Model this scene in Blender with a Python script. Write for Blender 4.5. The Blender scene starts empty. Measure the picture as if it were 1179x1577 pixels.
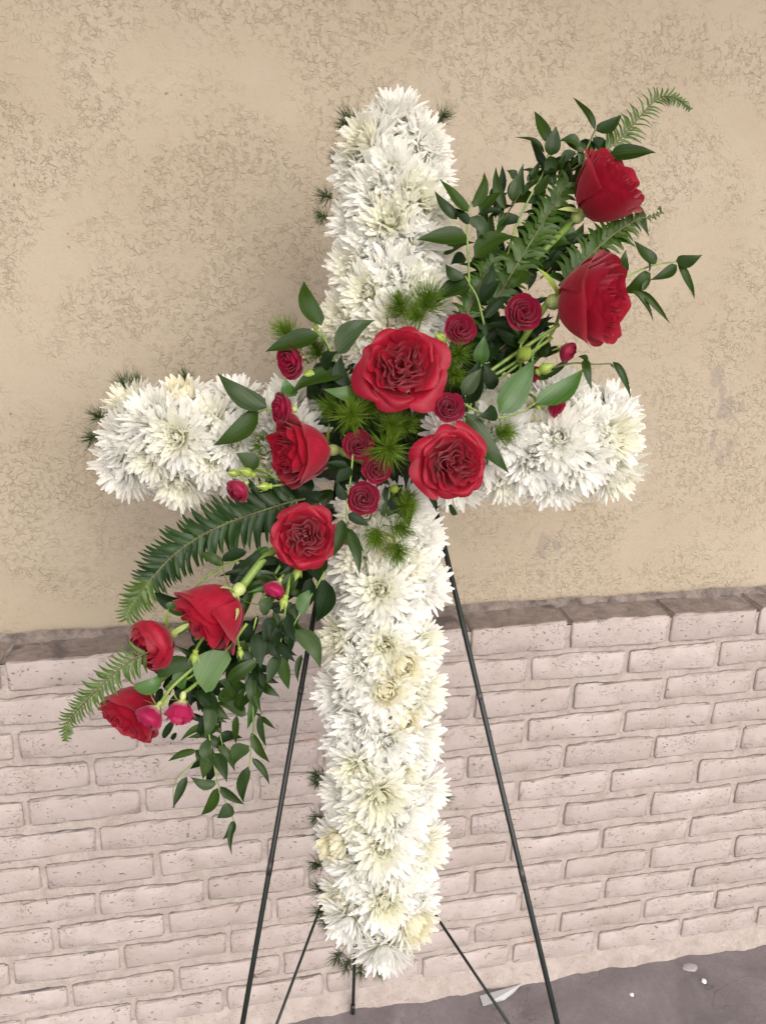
import bpy, math, random
import numpy as np
from mathutils import Vector, Matrix

rnd = random.Random(7)
S = bpy.context.scene
COL = S.collection

# ------------------------------------------------------------------ camera
CAM = Vector((0.0, -1.371, 1.64))
FW = Vector((0.20172, 0.92845, -0.31191)).normalized()
RT = Vector((0.97872, -0.20333, 0.02772)); RT = (RT - FW * RT.dot(FW)).normalized()
UP = RT.cross(FW).normalized()
FPX, CX, CY = 1250.0, 589.5, 788.5
cd = bpy.data.cameras.new('camera'); co = bpy.data.objects.new('camera', cd); COL.objects.link(co)
co.matrix_world = Matrix(((RT.x, UP.x, -FW.x, CAM.x), (RT.y, UP.y, -FW.y, CAM.y), (RT.z, UP.z, -FW.z, CAM.z), (0, 0, 0, 1)))
cd.sensor_fit = 'VERTICAL'; cd.sensor_height = 36; cd.sensor_width = 27
cd.lens = FPX / 1577 * 36
cd.clip_start = 0.02; cd.clip_end = 400
S.camera = co

# ------------------------------------------------------------------ world, sun, exposure
SUN = Vector((0.20, -0.90, 0.50)).normalized()
W = bpy.data.worlds.new('World'); S.world = W; W.use_nodes = True
nt = W.node_tree; nt.nodes.clear()
sky = nt.nodes.new('ShaderNodeTexSky'); sky.sky_type = 'NISHITA'; sky.sun_disc = False
sky.sun_elevation = math.asin(SUN.z); sky.sun_rotation = math.atan2(SUN.x, SUN.y)
sky.air_density = 1.0; sky.dust_density = 3.0; sky.ozone_density = 1.0
hs = nt.nodes.new('ShaderNodeHueSaturation'); hs.inputs['Saturation'].default_value = 0.35
bg = nt.nodes.new('ShaderNodeBackground'); bg.inputs['Strength'].default_value = 0.15
wo = nt.nodes.new('ShaderNodeOutputWorld')
nt.links.new(sky.outputs[0], hs.inputs['Color']); nt.links.new(hs.outputs[0], bg.inputs[0]); nt.links.new(bg.outputs[0], wo.inputs[0])
ld = bpy.data.lights.new('sun', 'SUN'); ld.energy = 2.4; ld.angle = math.radians(120); ld.color = (1.0, 0.955, 0.90)
lo = bpy.data.objects.new('sun', ld); COL.objects.link(lo)
lo.rotation_euler = SUN.to_track_quat('Z', 'Y').to_euler(); lo.location = (2, -4, 5)
S.view_settings.view_transform = 'Standard'; S.view_settings.look = 'None'
S.view_settings.exposure = 0.42; S.view_settings.gamma = 1; S.view_settings.use_curve_mapping = False
S.render.engine = 'CYCLES'
S.cycles.max_bounces = 8; S.cycles.diffuse_bounces = 4; S.cycles.transmission_bounces = 6; S.cycles.glossy_bounces = 3

# ------------------------------------------------------------------ helpers
def at(px, py, Z):
    """world point seen at photo pixel px,py at depth Z metres"""
    return CAM + (FW + RT * ((px - CX) / FPX) - UP * ((py - CY) / FPX)) * Z

def vec(x, y, z):
    """direction given as right, up, towards the viewer"""
    return (RT * x + UP * y - FW * z)

def mesh(name, V, F, smooth=True, attr=None):
    me = bpy.data.meshes.new(name)
    me.from_pydata([tuple(v) for v in V], [], [tuple(f) for f in F])
    if smooth: me.polygons.foreach_set('use_smooth', [True] * len(me.polygons))
    if attr is not None:
        a = me.attributes.new('tt', 'FLOAT', 'POINT'); a.data.foreach_set('value', np.asarray(attr, dtype=np.float32))
    me.update()
    return me

def link(name, data, mat=None, parent=None, M=None):
    if mat is not None and data is not None and len(data.materials) == 0: data.materials.append(mat)
    o = bpy.data.objects.new(name, data); COL.objects.link(o)
    if parent is not None: o.parent = parent
    if M is not None: o.matrix_basis = M
    return o

def tag(o, label, cat, group=None, kind=None):
    if label: o['label'] = label
    if cat: o['category'] = cat
    if group: o['group'] = group
    if kind: o['kind'] = kind
    return o

def thing(name, label, cat, M, group=None):
    o = link(name, None, M=M); o.empty_display_size = 0.02
    return tag(o, label, cat, group)

def frame(loc, z, yhint=None, s=1.0):
    z = z.normalized(); yh = yhint or UP
    if abs(z.dot(yh.normalized())) > 0.97: yh = RT
    x = yh.cross(z).normalized(); y = z.cross(x)
    return Matrix(((x.x * s, y.x * s, z.x * s, loc.x), (x.y * s, y.y * s, z.y * s, loc.y), (x.z * s, y.z * s, z.z * s, loc.z), (0, 0, 0, 1)))

def smooth_path(P, n=4):
    P = [Vector(p) for p in P]
    if len(P) < 3: return P
    out = []
    for i in range(len(P) - 1):
        p0 = P[max(i - 1, 0)]; p1 = P[i]; p2 = P[i + 1]; p3 = P[min(i + 2, len(P) - 1)]
        for k in range(n):
            t = k / n
            out.append(0.5 * ((2 * p1) + (p2 - p0) * t + (2 * p0 - 5 * p1 + 4 * p2 - p3) * t * t + (3 * p1 - p0 - 3 * p2 + p3) * t ** 3))
    out.append(P[-1]); return out

def tube(P, r0, r1=None, seg=6, cap=True):
    P = [Vector(p) for p in P]; r1 = r0 if r1 is None else r1
    V = []; F = []; n = len(P); x = None
    for i, p in enumerate(P):
        d = (P[min(i + 1, n - 1)] - P[max(i - 1, 0)]).normalized()
        if x is None: x = d.orthogonal().normalized()
        x = (x - d * x.dot(d)).normalized(); y = d.cross(x)
        r = r0 + (r1 - r0) * i / (n - 1)
        for k in range(seg):
            a = 2 * math.pi * k / seg; V.append(p + x * (r * math.cos(a)) + y * (r * math.sin(a)))
    for i in range(n - 1):
        for k in range(seg):
            a = i * seg + k; b = i * seg + (k + 1) % seg; F.append((a, b, b + seg, a + seg))
    if cap: F.append(tuple(range(seg))[::-1]); F.append(tuple(range((n - 1) * seg, n * seg)))
    return V, F

# ------------------------------------------------------------------ materials
def mat(name):
    m = bpy.data.materials.new(name); m.use_nodes = True
    t = m.node_tree; p = t.nodes['Principled BSDF']; return m, t, p
def N(t, kind, **kw):
    n = t.nodes.new(kind)
    for k, v in kw.items():
        if k in n.inputs.keys(): n.inputs[k].default_value = v
        else: setattr(n, k, v)
    return n
def ramp(t, src, stops):
    r = t.nodes.new('ShaderNodeValToRGB'); e = r.color_ramp.elements
    while len(e) < len(stops): e.new(0.5)
    for q, (p, c) in zip(e, stops):
        q.position = p; q.color = (c, c, c, 1) if isinstance(c, (int, float)) else (*c, 1)
    t.links.new(src, r.inputs[0]); return r.outputs[0]
def mixc(t, f, a, b, mode='MIX'):
    m = t.nodes.new('ShaderNodeMix'); m.data_type = 'RGBA'; m.blend_type = mode
    for s, v in ((m.inputs[0], f), (m.inputs[6], a), (m.inputs[7], b)):
        if isinstance(v, (int, float)): s.default_value = v
        elif isinstance(v, tuple): s.default_value = (*v, 1)
        else: t.links.new(v, s)
    return m.outputs[2]
def mth(t, op, a, b=0.0, clamp=False):
    m = t.nodes.new('ShaderNodeMath'); m.operation = op; m.use_clamp = clamp
    for s, v in ((m.inputs[0], a), (m.inputs[1], b)):
        if isinstance(v, (int, float)): s.default_value = v
        else: t.links.new(v, s)
    return m.outputs[0]
def noise(t, co, scale, detail=3, dist=0.0, rough=0.5):
    n = N(t, 'ShaderNodeTexNoise', Scale=scale, Detail=detail, Distortion=dist, Roughness=rough)
    if co is not None: t.links.new(co, n.inputs['Vector'])
    return n.outputs['Fac']
def bump(t, p, h, strength, dist):
    b = N(t, 'ShaderNodeBump', Strength=strength, Distance=dist); t.links.new(h, b.inputs['Height'])
    t.links.new(b.outputs[0], p.inputs['Normal']); return b
def translucent(t, p, colsock, fac):
    tr = t.nodes.new('ShaderNodeBsdfTranslucent'); mx = t.nodes.new('ShaderNodeMixShader'); mx.inputs[0].default_value = fac
    if isinstance(colsock, tuple): tr.inputs[0].default_value = (*colsock, 1)
    else: t.links.new(colsock, tr.inputs[0])
    t.links.new(p.outputs[0], mx.inputs[1]); t.links.new(tr.outputs[0], mx.inputs[2])
    t.links.new(mx.outputs[0], t.nodes['Material Output'].inputs[0])

def stucco_mat():
    m, t, p = mat('painted_stucco'); g = t.nodes.new('ShaderNodeNewGeometry').outputs['Position']
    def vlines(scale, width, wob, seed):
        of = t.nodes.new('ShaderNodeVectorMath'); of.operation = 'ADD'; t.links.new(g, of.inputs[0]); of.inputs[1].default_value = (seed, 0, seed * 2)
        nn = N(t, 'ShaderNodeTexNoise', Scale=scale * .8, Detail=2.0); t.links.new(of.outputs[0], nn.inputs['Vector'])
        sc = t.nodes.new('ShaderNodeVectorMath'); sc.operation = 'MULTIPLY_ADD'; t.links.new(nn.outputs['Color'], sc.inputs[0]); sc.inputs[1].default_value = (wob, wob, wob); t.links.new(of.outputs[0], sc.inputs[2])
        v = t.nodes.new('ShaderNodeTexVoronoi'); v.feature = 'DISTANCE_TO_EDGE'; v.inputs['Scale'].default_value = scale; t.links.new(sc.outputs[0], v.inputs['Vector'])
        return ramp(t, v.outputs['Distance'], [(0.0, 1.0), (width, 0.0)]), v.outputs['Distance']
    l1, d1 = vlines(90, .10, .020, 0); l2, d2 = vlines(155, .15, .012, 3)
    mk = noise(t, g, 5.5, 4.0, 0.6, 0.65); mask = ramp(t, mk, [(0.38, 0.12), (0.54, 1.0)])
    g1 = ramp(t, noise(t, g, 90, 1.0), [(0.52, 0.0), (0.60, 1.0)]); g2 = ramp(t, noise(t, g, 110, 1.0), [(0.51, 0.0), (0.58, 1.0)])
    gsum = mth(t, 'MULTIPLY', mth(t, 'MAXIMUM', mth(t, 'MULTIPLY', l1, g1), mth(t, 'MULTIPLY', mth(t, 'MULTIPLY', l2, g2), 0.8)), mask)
    worm = mth(t, 'MINIMUM', d1, 0.25)
    tone = noise(t, g, 3.0, 4.0, 0.4, 0.6)
    base = mixc(t, ramp(t, tone, [(0.3, 0.0), (0.7, 1.0)]), (0.340, 0.280, 0.204), (0.392, 0.330, 0.250))
    fine = noise(t, g, 240, 3.0, 0.0, 0.7)
    base = mixc(t, ramp(t, fine, [(0.3, 0.10), (0.5, 0.0)]), base, (0.36, 0.25, 0.16))
    col = mixc(t, mth(t, 'MULTIPLY', gsum, 0.30), base, (0.27, 0.185, 0.115))  # shadow edges of the trowel relief, painted into the colour as thin dark lines
    # pits
    pit = ramp(t, noise(t, g, 95, 1.0), [(0.775, 0.0), (0.80, 0.75)])
    col = mixc(t, pit, col, (0.16, 0.10, 0.06))
    # water stains where the paint has weathered
    wn = t.nodes.new('ShaderNodeTexNoise'); wn.inputs['Scale'].default_value = 45; t.links.new(g, wn.inputs['Vector'])
    acc = None
    for (px, py, rx, ry) in STAINS:
        c = wallpt(px, py)
        sb = t.nodes.new('ShaderNodeVectorMath'); sb.operation = 'SUBTRACT'; t.links.new(g, sb.inputs[0]); sb.inputs[1].default_value = c
        sc = t.nodes.new('ShaderNodeVectorMath'); sc.operation = 'MULTIPLY'; t.links.new(sb.outputs[0], sc.inputs[0]); sc.inputs[1].default_value = (.62 / rx, 0, .62 / ry)
        ln = t.nodes.new('ShaderNodeVectorMath'); ln.operation = 'LENGTH'; t.links.new(sc.outputs[0], ln.inputs[0])
        v = mth(t, 'ADD', ln.outputs['Value'], mth(t, 'MULTIPLY', mth(t, 'SUBTRACT', wn.outputs['Fac'], 0.5), 3.2))
        v = ramp(t, v, [(0.70, 1.0), (1.0, 0.0)])
        acc = v if acc is None else mth(t, 'MAXIMUM', acc, v)
    col = mixc(t, mth(t, 'MULTIPLY', acc, 0.6), col, (0.25, 0.205, 0.175))
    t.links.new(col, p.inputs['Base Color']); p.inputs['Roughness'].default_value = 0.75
    h = mth(t, 'ADD', mth(t, 'MULTIPLY', gsum, -1.0), mth(t, 'MULTIPLY', fine, 0.7))
    h = mth(t, 'ADD', h, mth(t, 'MULTIPLY', mth(t, 'MULTIPLY', worm, mask), 2.0))
    bump(t, p, h, 0.8, 0.0012)
    return m
def wallpt(px, py):
    d = at(px, py, 1.0) - CAM; k = (STUCCO_Y - CAM.y) / d.y; return tuple(CAM + d * k)
STUCCO_Y = 0.085
STAINS = [(1104, 576, .010, .013), (1122, 622, .008, .014), (1112, 640, .010, .010), (1140, 630, .006, .013), (1098, 618, .005, .008),
          (1098, 676, .006, .014), (1108, 708, .007, .014), (1122, 690, .005, .010), (836, 842, .009, .018), (856, 840, .006, .011), (834, 888, .004, .010), (1112, 605, .006, .009)]

def brick_mat():
    m, t, p = mat('painted_brick')
    tc = t.nodes.new('ShaderNodeTexCoord').outputs['Object']
    oi = t.nodes.new('ShaderNodeObjectInfo'); g = t.nodes.new('ShaderNodeNewGeometry')
    off = t.nodes.new('ShaderNodeVectorMath'); off.operation = 'MULTIPLY_ADD'
    cmb = t.nodes.new('ShaderNodeCombineXYZ')
    for i in range(3): t.links.new(oi.outputs['Random'], cmb.inputs[i])
    t.links.new(cmb.outputs[0], off.inputs[0]); off.inputs[1].default_value = (17, 9, 23); t.links.new(tc, off.inputs[2])
    v = off.outputs[0]
    base = mixc(t, oi.outputs['Random'], (0.365, 0.305, 0.288), (0.435, 0.370, 0.352))
    base = mixc(t, ramp(t, noise(t, v, 14, 4, 0.3, 0.65), [(0.35, 0.6), (0.60, 0.0)]), base, (0.32, 0.265, 0.235))
    sp = t.nodes.new('ShaderNodeMapping'); sp.inputs['Scale'].default_value = (0.75, 1, 1.25); t.links.new(v, sp.inputs[0])
    n1 = noise(t, sp.outputs[0], 120, 1.5, 0.2, 0.5); pits = ramp(t, n1, [(0.70, 0.0), (0.725, 1.0)])
    n2 = noise(t, sp.outputs[0], 260, 2, 0.2, 0.6); pits2 = ramp(t, n2, [(0.625, 0.0), (0.68, 0.7)])
    pm = ramp(t, noise(t, v, 22, 2), [(0.46, 0.0), (0.60, 1.0)])
    pt = mth(t, 'MAXIMUM', mth(t, 'MULTIPLY', pits, 0.85), mth(t, 'MULTIPLY', pits2, pm))
    crk = ramp(t, mth(t, 'ABSOLUTE', mth(t, 'SUBTRACT', noise(t, sp.outputs[0], 26, 3, 1.2), 0.5)), [(0.0, 0.3), (0.007, 0.0)])
    pt = mth(t, 'MAXIMUM', pt, mth(t, 'MULTIPLY', crk, pm))
    col = mixc(t, pt, base, (0.17, 0.115, 0.085))
    # chips showing bare red clay
    chip = ramp(t, noise(t, sp.outputs[0], 21, 4, 0.6, 0.6), [(0.70, 0.0), (0.73, 1.0)])
    col = mixc(t, mth(t, 'MULTIPLY', chip, 0.9), col, (0.23, 0.125, 0.095))
    # soot and dust on every ledge that faces up
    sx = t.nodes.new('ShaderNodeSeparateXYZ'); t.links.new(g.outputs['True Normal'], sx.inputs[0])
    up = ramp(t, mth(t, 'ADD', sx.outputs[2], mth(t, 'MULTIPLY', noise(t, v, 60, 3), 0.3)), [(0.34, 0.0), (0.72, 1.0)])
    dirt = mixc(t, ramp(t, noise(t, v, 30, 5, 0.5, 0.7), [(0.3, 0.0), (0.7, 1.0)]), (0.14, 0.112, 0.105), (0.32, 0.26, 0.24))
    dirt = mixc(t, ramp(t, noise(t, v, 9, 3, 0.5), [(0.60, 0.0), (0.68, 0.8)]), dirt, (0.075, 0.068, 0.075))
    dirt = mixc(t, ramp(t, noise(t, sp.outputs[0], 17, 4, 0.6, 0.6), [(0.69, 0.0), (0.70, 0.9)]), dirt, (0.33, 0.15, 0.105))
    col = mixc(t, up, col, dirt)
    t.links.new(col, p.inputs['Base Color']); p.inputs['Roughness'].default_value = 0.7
    h = mth(t, 'ADD', mth(t, 'MULTIPLY', pt, -1.3), mth(t, 'MULTIPLY', noise(t, v, 45, 4, 0.3, 0.6), 1.2))
    h = mth(t, 'ADD', h, mth(t, 'MULTIPLY', chip, -1.2))
    bump(t, p, h, 0.8, 0.0022)
    return m
def mortar_mat(name, a, b):
    m, t, p = mat(name); g = t.nodes.new('ShaderNodeNewGeometry').outputs['Position']
    n = noise(t, g, 30, 5, 0.5, 0.65)
    col = mixc(t, ramp(t, n, [(0.35, 0.0), (0.65, 1.0)]), a, b)
    col = mixc(t, ramp(t, noise(t, g, 150, 3, 0.3, 0.6), [(0.60, 0.0), (0.72, 0.7)]), col, (0.22, 0.15, 0.11))
    t.links.new(col, p.inputs['Base Color']); p.inputs['Roughness'].default_value = 0.85
    h = mth(t, 'ADD', noise(t, g, 170, 4, 0.2, 0.7), mth(t, 'MULTIPLY', n, 0.8)); bump(t, p, h, 0.9, 0.0025)
    return m
def concrete_mat():
    m, t, p = mat('concrete'); g = t.nodes.new('ShaderNodeNewGeometry').outputs['Position']
    col = mixc(t, ramp(t, noise(t, g, 7, 5, 0.6, 0.65), [(0.33, 0.0), (0.68, 1.0)]), (0.135, 0.115, 0.120), (0.225, 0.193, 0.200))
    col = mixc(t, ramp(t, noise(t, g, 60, 4, 0.3, 0.7), [(0.4, 0.25), (0.6, 0.0)]), col, (0.12, 0.10, 0.10))
    col = mixc(t, ramp(t, noise(t, g, 55, 1.5), [(0.79, 0.0), (0.81, 0.8)]), col, (0.05, 0.04, 0.04))
    col = mixc(t, ramp(t, noise(t, g, 4, 4, 1.2, 0.6), [(0.66, 0.0), (0.76, 0.35)]), col, (0.36, 0.32, 0.33))
    t.links.new(col, p.inputs['Base Color']); p.inputs['Roughness'].default_value = 0.72
    col = mixc(t, ramp(t, noise(t, g, 260, 3, 0, 0.7), [(0.36, 0.5), (0.44, 0.0), (0.60, 0.0), (0.70, 0.35)]), col, (0.10, 0.088, 0.09))
    crk = ramp(t, mth(t, 'ABSOLUTE', mth(t, 'SUBTRACT', noise(t, g, 3.2, 4, 0.8, 0.6), 0.52)), [(0.0, 0.6), (0.0022, 0.0)])
    col = mixc(t, crk, col, (0.07, 0.06, 0.06))
    t.links.new(col, p.inputs['Base Color'])
    bump(t, p, noise(t, g, 220, 5, 0, 0.7), 0.6, 0.002)
    return m
def leaf_mat(name, dark, lite, rough=0.36, tr=0.15, veins=True, spec=0.5):
    m, t, p = mat(name); tc = t.nodes.new('ShaderNodeTexCoord').outputs['Object']
    oi = t.nodes.new('ShaderNodeObjectInfo').outputs['Random']
    base = mixc(t, oi, dark, lite)
    col = base; mp = t.nodes.new('ShaderNodeMapping'); mp.inputs['Scale'].default_value = (1, 0.06, 0); t.links.new(tc, mp.inputs[0])
    if veins:
        st = noise(t, mp.outputs[0], 14, 3, 0.2, 0.6)
        hi = tuple(min(1, c * 1.6 + 0.004) for c in lite)
        col = mixc(t, ramp(t, st, [(0.46, 0.0), (0.66, 0.45)]), base, hi)
        sx = t.nodes.new('ShaderNodeSeparateXYZ'); t.links.new(tc, sx.inputs[0])
        mid = ramp(t, mth(t, 'ABSOLUTE', sx.outputs[0]), [(0.0, 0.55), (0.035, 0.0)])
        col = mixc(t, mid, col, hi)
        bump(t, p, st, 0.25, 0.0015)
    t.links.new(col, p.inputs['Base Color']); p.inputs['Roughness'].default_value = rough
    p.inputs['Specular IOR Level'].default_value = spec
    translucent(t, p, mixc(t, 0.5, col, tuple(min(1, c * 2.2) for c in lite)), tr)
    return m
def rose_mat(name, a, b, pale=None):
    m, t, p = mat(name); oi = t.nodes.new('ShaderNodeObjectInfo').outputs['Random']
    tc = t.nodes.new('ShaderNodeTexCoord').outputs['Object']
    col = mixc(t, oi, a, b)
    n = noise(t, tc, 3.0, 4, 0.3, 0.6)
    col = mixc(t, ramp(t, n, [(0.35, 0.35), (0.65, 0.0)]), col, tuple(c * 0.55 for c in a))
    at_ = t.nodes.new('ShaderNodeAttribute'); at_.attribute_name = 'tt'
    col = mixc(t, ramp(t, at_.outputs['Fac'], [(0.90, 0.0), (1.0, 0.35)]), col, tuple(c * .45 for c in a))
    vv = t.nodes.new('ShaderNodeMapping'); vv.inputs['Scale'].default_value = (1, 1, .12); t.links.new(tc, vv.inputs[0])
    col = mixc(t, ramp(t, noise(t, vv.outputs[0], 16, 3, .2), [(0.40, 0.28), (0.58, 0.0)]), col, tuple(c * .5 for c in a))
    if pale: col = mixc(t, ramp(t, at_.outputs['Fac'], [(0.0, 1.0), (0.32, 0.0)]), col, pale)
    t.links.new(col, p.inputs['Base Color']); p.inputs['Roughness'].default_value = 0.46
    p.inputs['Sheen Weight'].default_value = 0.45; p.inputs['Sheen Roughness'].default_value = 0.4
    p.inputs['Sheen Tint'].default_value = (1.0, 0.45, 0.5, 1); p.inputs['Specular IOR Level'].default_value = 0.3
    vn = t.nodes.new('ShaderNodeMapping'); vn.inputs['Scale'].default_value = (1, 1, 0.2); t.links.new(tc, vn.inputs[0])
    bump(t, p, noise(t, vn.outputs[0], 22, 3, 0.3), 0.3, 0.0012)
    translucent(t, p, tuple(min(1, c * 1.7) for c in b), 0.32)
    return m
def mum_mat(name, tipc, basec, fac=0.35):
    m, t, p = mat(name); at_ = t.nodes.new('ShaderNodeAttribute'); at_.attribute_name = 'tt'
    oi = t.nodes.new('ShaderNodeObjectInfo').outputs['Random']
    col = mixc(t, ramp(t, at_.outputs['Fac'], [(0.0, 1.0), (0.45, 0.0)]), tipc, basec)
    col = mixc(t, mth(t, 'MULTIPLY', oi, 0.3), col, mixc(t, 0.5, tipc, basec))
    tc = t.nodes.new('ShaderNodeTexCoord').outputs['Object']
    col = mixc(t, ramp(t, noise(t, tc, 2.2, 3), [(0.56, 0.0), (0.75, 0.35)]), col, (0.80, 0.74, 0.55))
    t.links.new(col, p.inputs['Base Color']); p.inputs['Roughness'].default_value = 0.6; p.inputs['Specular IOR Level'].default_value = 0.25
    translucent(t, p, col, fac)
    return m
def plain(name, c, rough=0.5, metal=0.0, ns=None, c2=None, bd=0.0):
    m, t, p = mat(name); tc = t.nodes.new('ShaderNodeTexCoord').outputs['Object']
    if ns:
        n = noise(t, tc, ns, 4, 0.4, 0.65)
        t.links.new(mixc(t, ramp(t, n, [(0.38, 0.0), (0.64, 1.0)]), c, c2), p.inputs['Base Color'])
        if bd: bump(t, p, n, 0.7, bd)
    else: p.inputs['Base Color'].default_value = (*c, 1)
    p.inputs['Roughness'].default_value = rough; p.inputs['Metallic'].default_value = metal
    return m

M_STUCCO = stucco_mat(); M_BRICK = brick_mat()
M_MORTAR = mortar_mat('painted_mortar', (0.310, 0.258, 0.232), (0.405, 0.345, 0.318))
M_DIRTM = mortar_mat('dirty_mortar', (0.09, 0.072, 0.066), (0.27, 0.22, 0.20))
M_CONC = concrete_mat()
M_LEAF = leaf_mat('ruscus_leaf', (0.007, 0.020, 0.0015), (0.020, 0.044, 0.003), 0.36, 0.06, spec=0.25)
M_LEAFD = leaf_mat('dark_leaf', (0.003, 0.010, 0.0015), (0.007, 0.021, 0.003), 0.42, 0.03, spec=0.16)
M_LEAFV = leaf_mat('variegated_leaf', (0.022, 0.065, 0.008), (0.040, 0.095, 0.014), 0.3, 0.1, spec=0.35)
M_LEAFL = leaf_mat('rose_leaf', (0.055, 0.11, 0.028), (0.075, 0.14, 0.036), 0.5, 0.2)
M_FERN = leaf_mat('fern_green', (0.009, 0.029, 0.005), (0.020, 0.050, 0.008), 0.4, 0.12, False, spec=0.3)
M_FERNL = leaf_mat('young_fern', (0.045, 0.090, 0.012), (0.075, 0.13, 0.020), 0.45, 0.25, False)
M_FERNM = leaf_mat('fern_mid_green', (0.026, 0.062, 0.006), (0.045, 0.088, 0.010), 0.42, 0.15, False, spec=0.3)
M_NEED = leaf_mat('bright_needles', (0.09, 0.17, 0.008), (0.15, 0.245, 0.014), 0.5, 0.3, False)
M_NEEDD = leaf_mat('dark_needles', (0.024, 0.052, 0.009), (0.045, 0.085, 0.014), 0.5, 0.2, False)
M_STEM = plain('green_stem', (0.10, 0.19, 0.03), 0.45, ns=60, c2=(0.22, 0.30, 0.06))
M_TWIG = plain('brown_twig', (0.09, 0.055, 0.025), 0.6, ns=60, c2=(0.10, 0.14, 0.03))
M_CALYX = plain('pale_calyx', (0.30, 0.38, 0.10), 0.5, ns=50, c2=(0.48, 0.52, 0.22))
M_BUD = plain('green_bud', (0.16, 0.26, 0.03), 0.45, ns=50, c2=(0.30, 0.36, 0.06))
M_ROSE = rose_mat('red_rose_petal', (0.32, 0.006, 0.024), (0.43, 0.011, 0.038))
M_SPRAY = rose_mat('crimson_spray_rose_petal', (0.27, 0.007, 0.038), (0.36, 0.012, 0.060))
M_SPRAYP = rose_mat('pink_bud_petal', (0.36, 0.010, 0.07), (0.48, 0.02, 0.11), (0.75, 0.55, 0.55))
M_MUM = mum_mat('white_petal', (0.95, 0.945, 0.92), (0.93, 0.91, 0.74), 0.55)
M_MUMI = mum_mat('cream_inner_petal', (0.94, 0.93, 0.85), (0.88, 0.86, 0.55), 0.55)
M_MUMY = mum_mat('yellow_cream_petal', (0.94, 0.915, 0.78), (0.92, 0.85, 0.56), 0.55)
M_MUMC = mum_mat('green_yellow_eye', (0.62, 0.66, 0.18), (0.34, 0.42, 0.06), 0.15)
M_CORE = plain('mossy_foam', (0.018, 0.030, 0.012), 0.9, ns=40, c2=(0.06, 0.065, 0.025), bd=0.004)
M_STEEL = plain('green_black_paint', (0.004, 0.008, 0.007), 0.42, 0.0, ns=35, c2=(0.009, 0.014, 0.012))
M_COLLAR = plain('worn_collar', (0.012, 0.014, 0.013), 0.4, 0.2, ns=70, c2=(0.06, 0.055, 0.05))
M_PAPER = plain('white_paper', (0.46, 0.46, 0.46), 0.6)
M_FLECK = plain('white_fleck', (0.75, 0.75, 0.73), 0.7)
M_BOUNCE = plain('added_warm_bounce', (0.62, 0.43, 0.12), 0.7, ns=8, c2=(0.66, 0.46, 0.14))  # tan that bounces warm light down from the added, unseen soffit

# ------------------------------------------------------------------ ground
def grid_mesh(name, x0, x1, y0, y1, nx, ny, fz):
    xs = np.linspace(x0, x1, nx + 1); ys = np.linspace(y0, y1, ny + 1)
    V = [(x, y, fz(x, y)) for y in ys for x in xs]
    F = [(j * (nx + 1) + i, j * (nx + 1) + i + 1, (j + 1) * (nx + 1) + i + 1, (j + 1) * (nx + 1) + i) for j in range(ny) for i in range(nx)]
    return mesh(name, V, F)
tag(link('ground', grid_mesh('ground', -60, 60, -80, 0.3, 12, 10, lambda x, y: 0.0), M_CONC), None, None, kind='structure')

# ------------------------------------------------------------------ brick wall
ZT = 1.64 - 0.7062; HC = 0.07485; BW = 0.215
JT = {0: {0: -0.376, 4: 0.477, 5: 0.69, 6: 0.913, 7: 1.119}, 1: {5: 0.61, 6: 0.827, 7: 1.038},
      2: {0: -0.371, 1: -0.155, 4: 0.495, 5: 0.711, 6: 0.923, 7: 1.137}, 3: {1: -0.247, 5: 0.616, 6: 0.836, 7: 1.048},
      4: {0: -0.37, 1: -0.16, 2: 0.057, 4: 0.49, 5: 0.707, 6: 0.92, 7: 1.133}, 5: {1: -0.248, 2: -0.035, 5: 0.609, 6: 0.822, 7: 1.036},
      6: {0: -0.354, 1: -0.142, 2: 0.071, 4: 0.504, 5: 0.72, 6: 0.93, 7: 1.143}, 7: {1: -0.26, 2: -0.05, 3: 0.157, 5: 0.603, 6: 0.822, 7: 1.041},
      8: {0: -0.346, 1: -0.13, 2: 0.088, 4: 0.523, 5: 0.739, 6: 0.949, 7: 1.172}, 9: {0: -0.435, 1: -0.224, 2: -0.01, 5: 0.638, 6: 0.847, 7: 1.074},
      10: {0: -0.332, 1: -0.118, 2: 0.102, 4: 0.533, 5: 0.744, 6: 0.957, 7: 1.147}, 11: {1: -0.211, 2: -0.021, 3: 0.197, 5: 0.631, 6: 0.846, 7: 1.067, 8: 1.273}}
ZO = [-.003, -.002, 0, .002, .004, .002, .002, -.002, -.001, .001, -.002, -.001]
wall = thing('brick_wall', 'low wall of bricks painted pinkish white with a dirty grey ledge along its top', 'wall', Matrix.Translation((0.4, 0, 0)))
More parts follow.
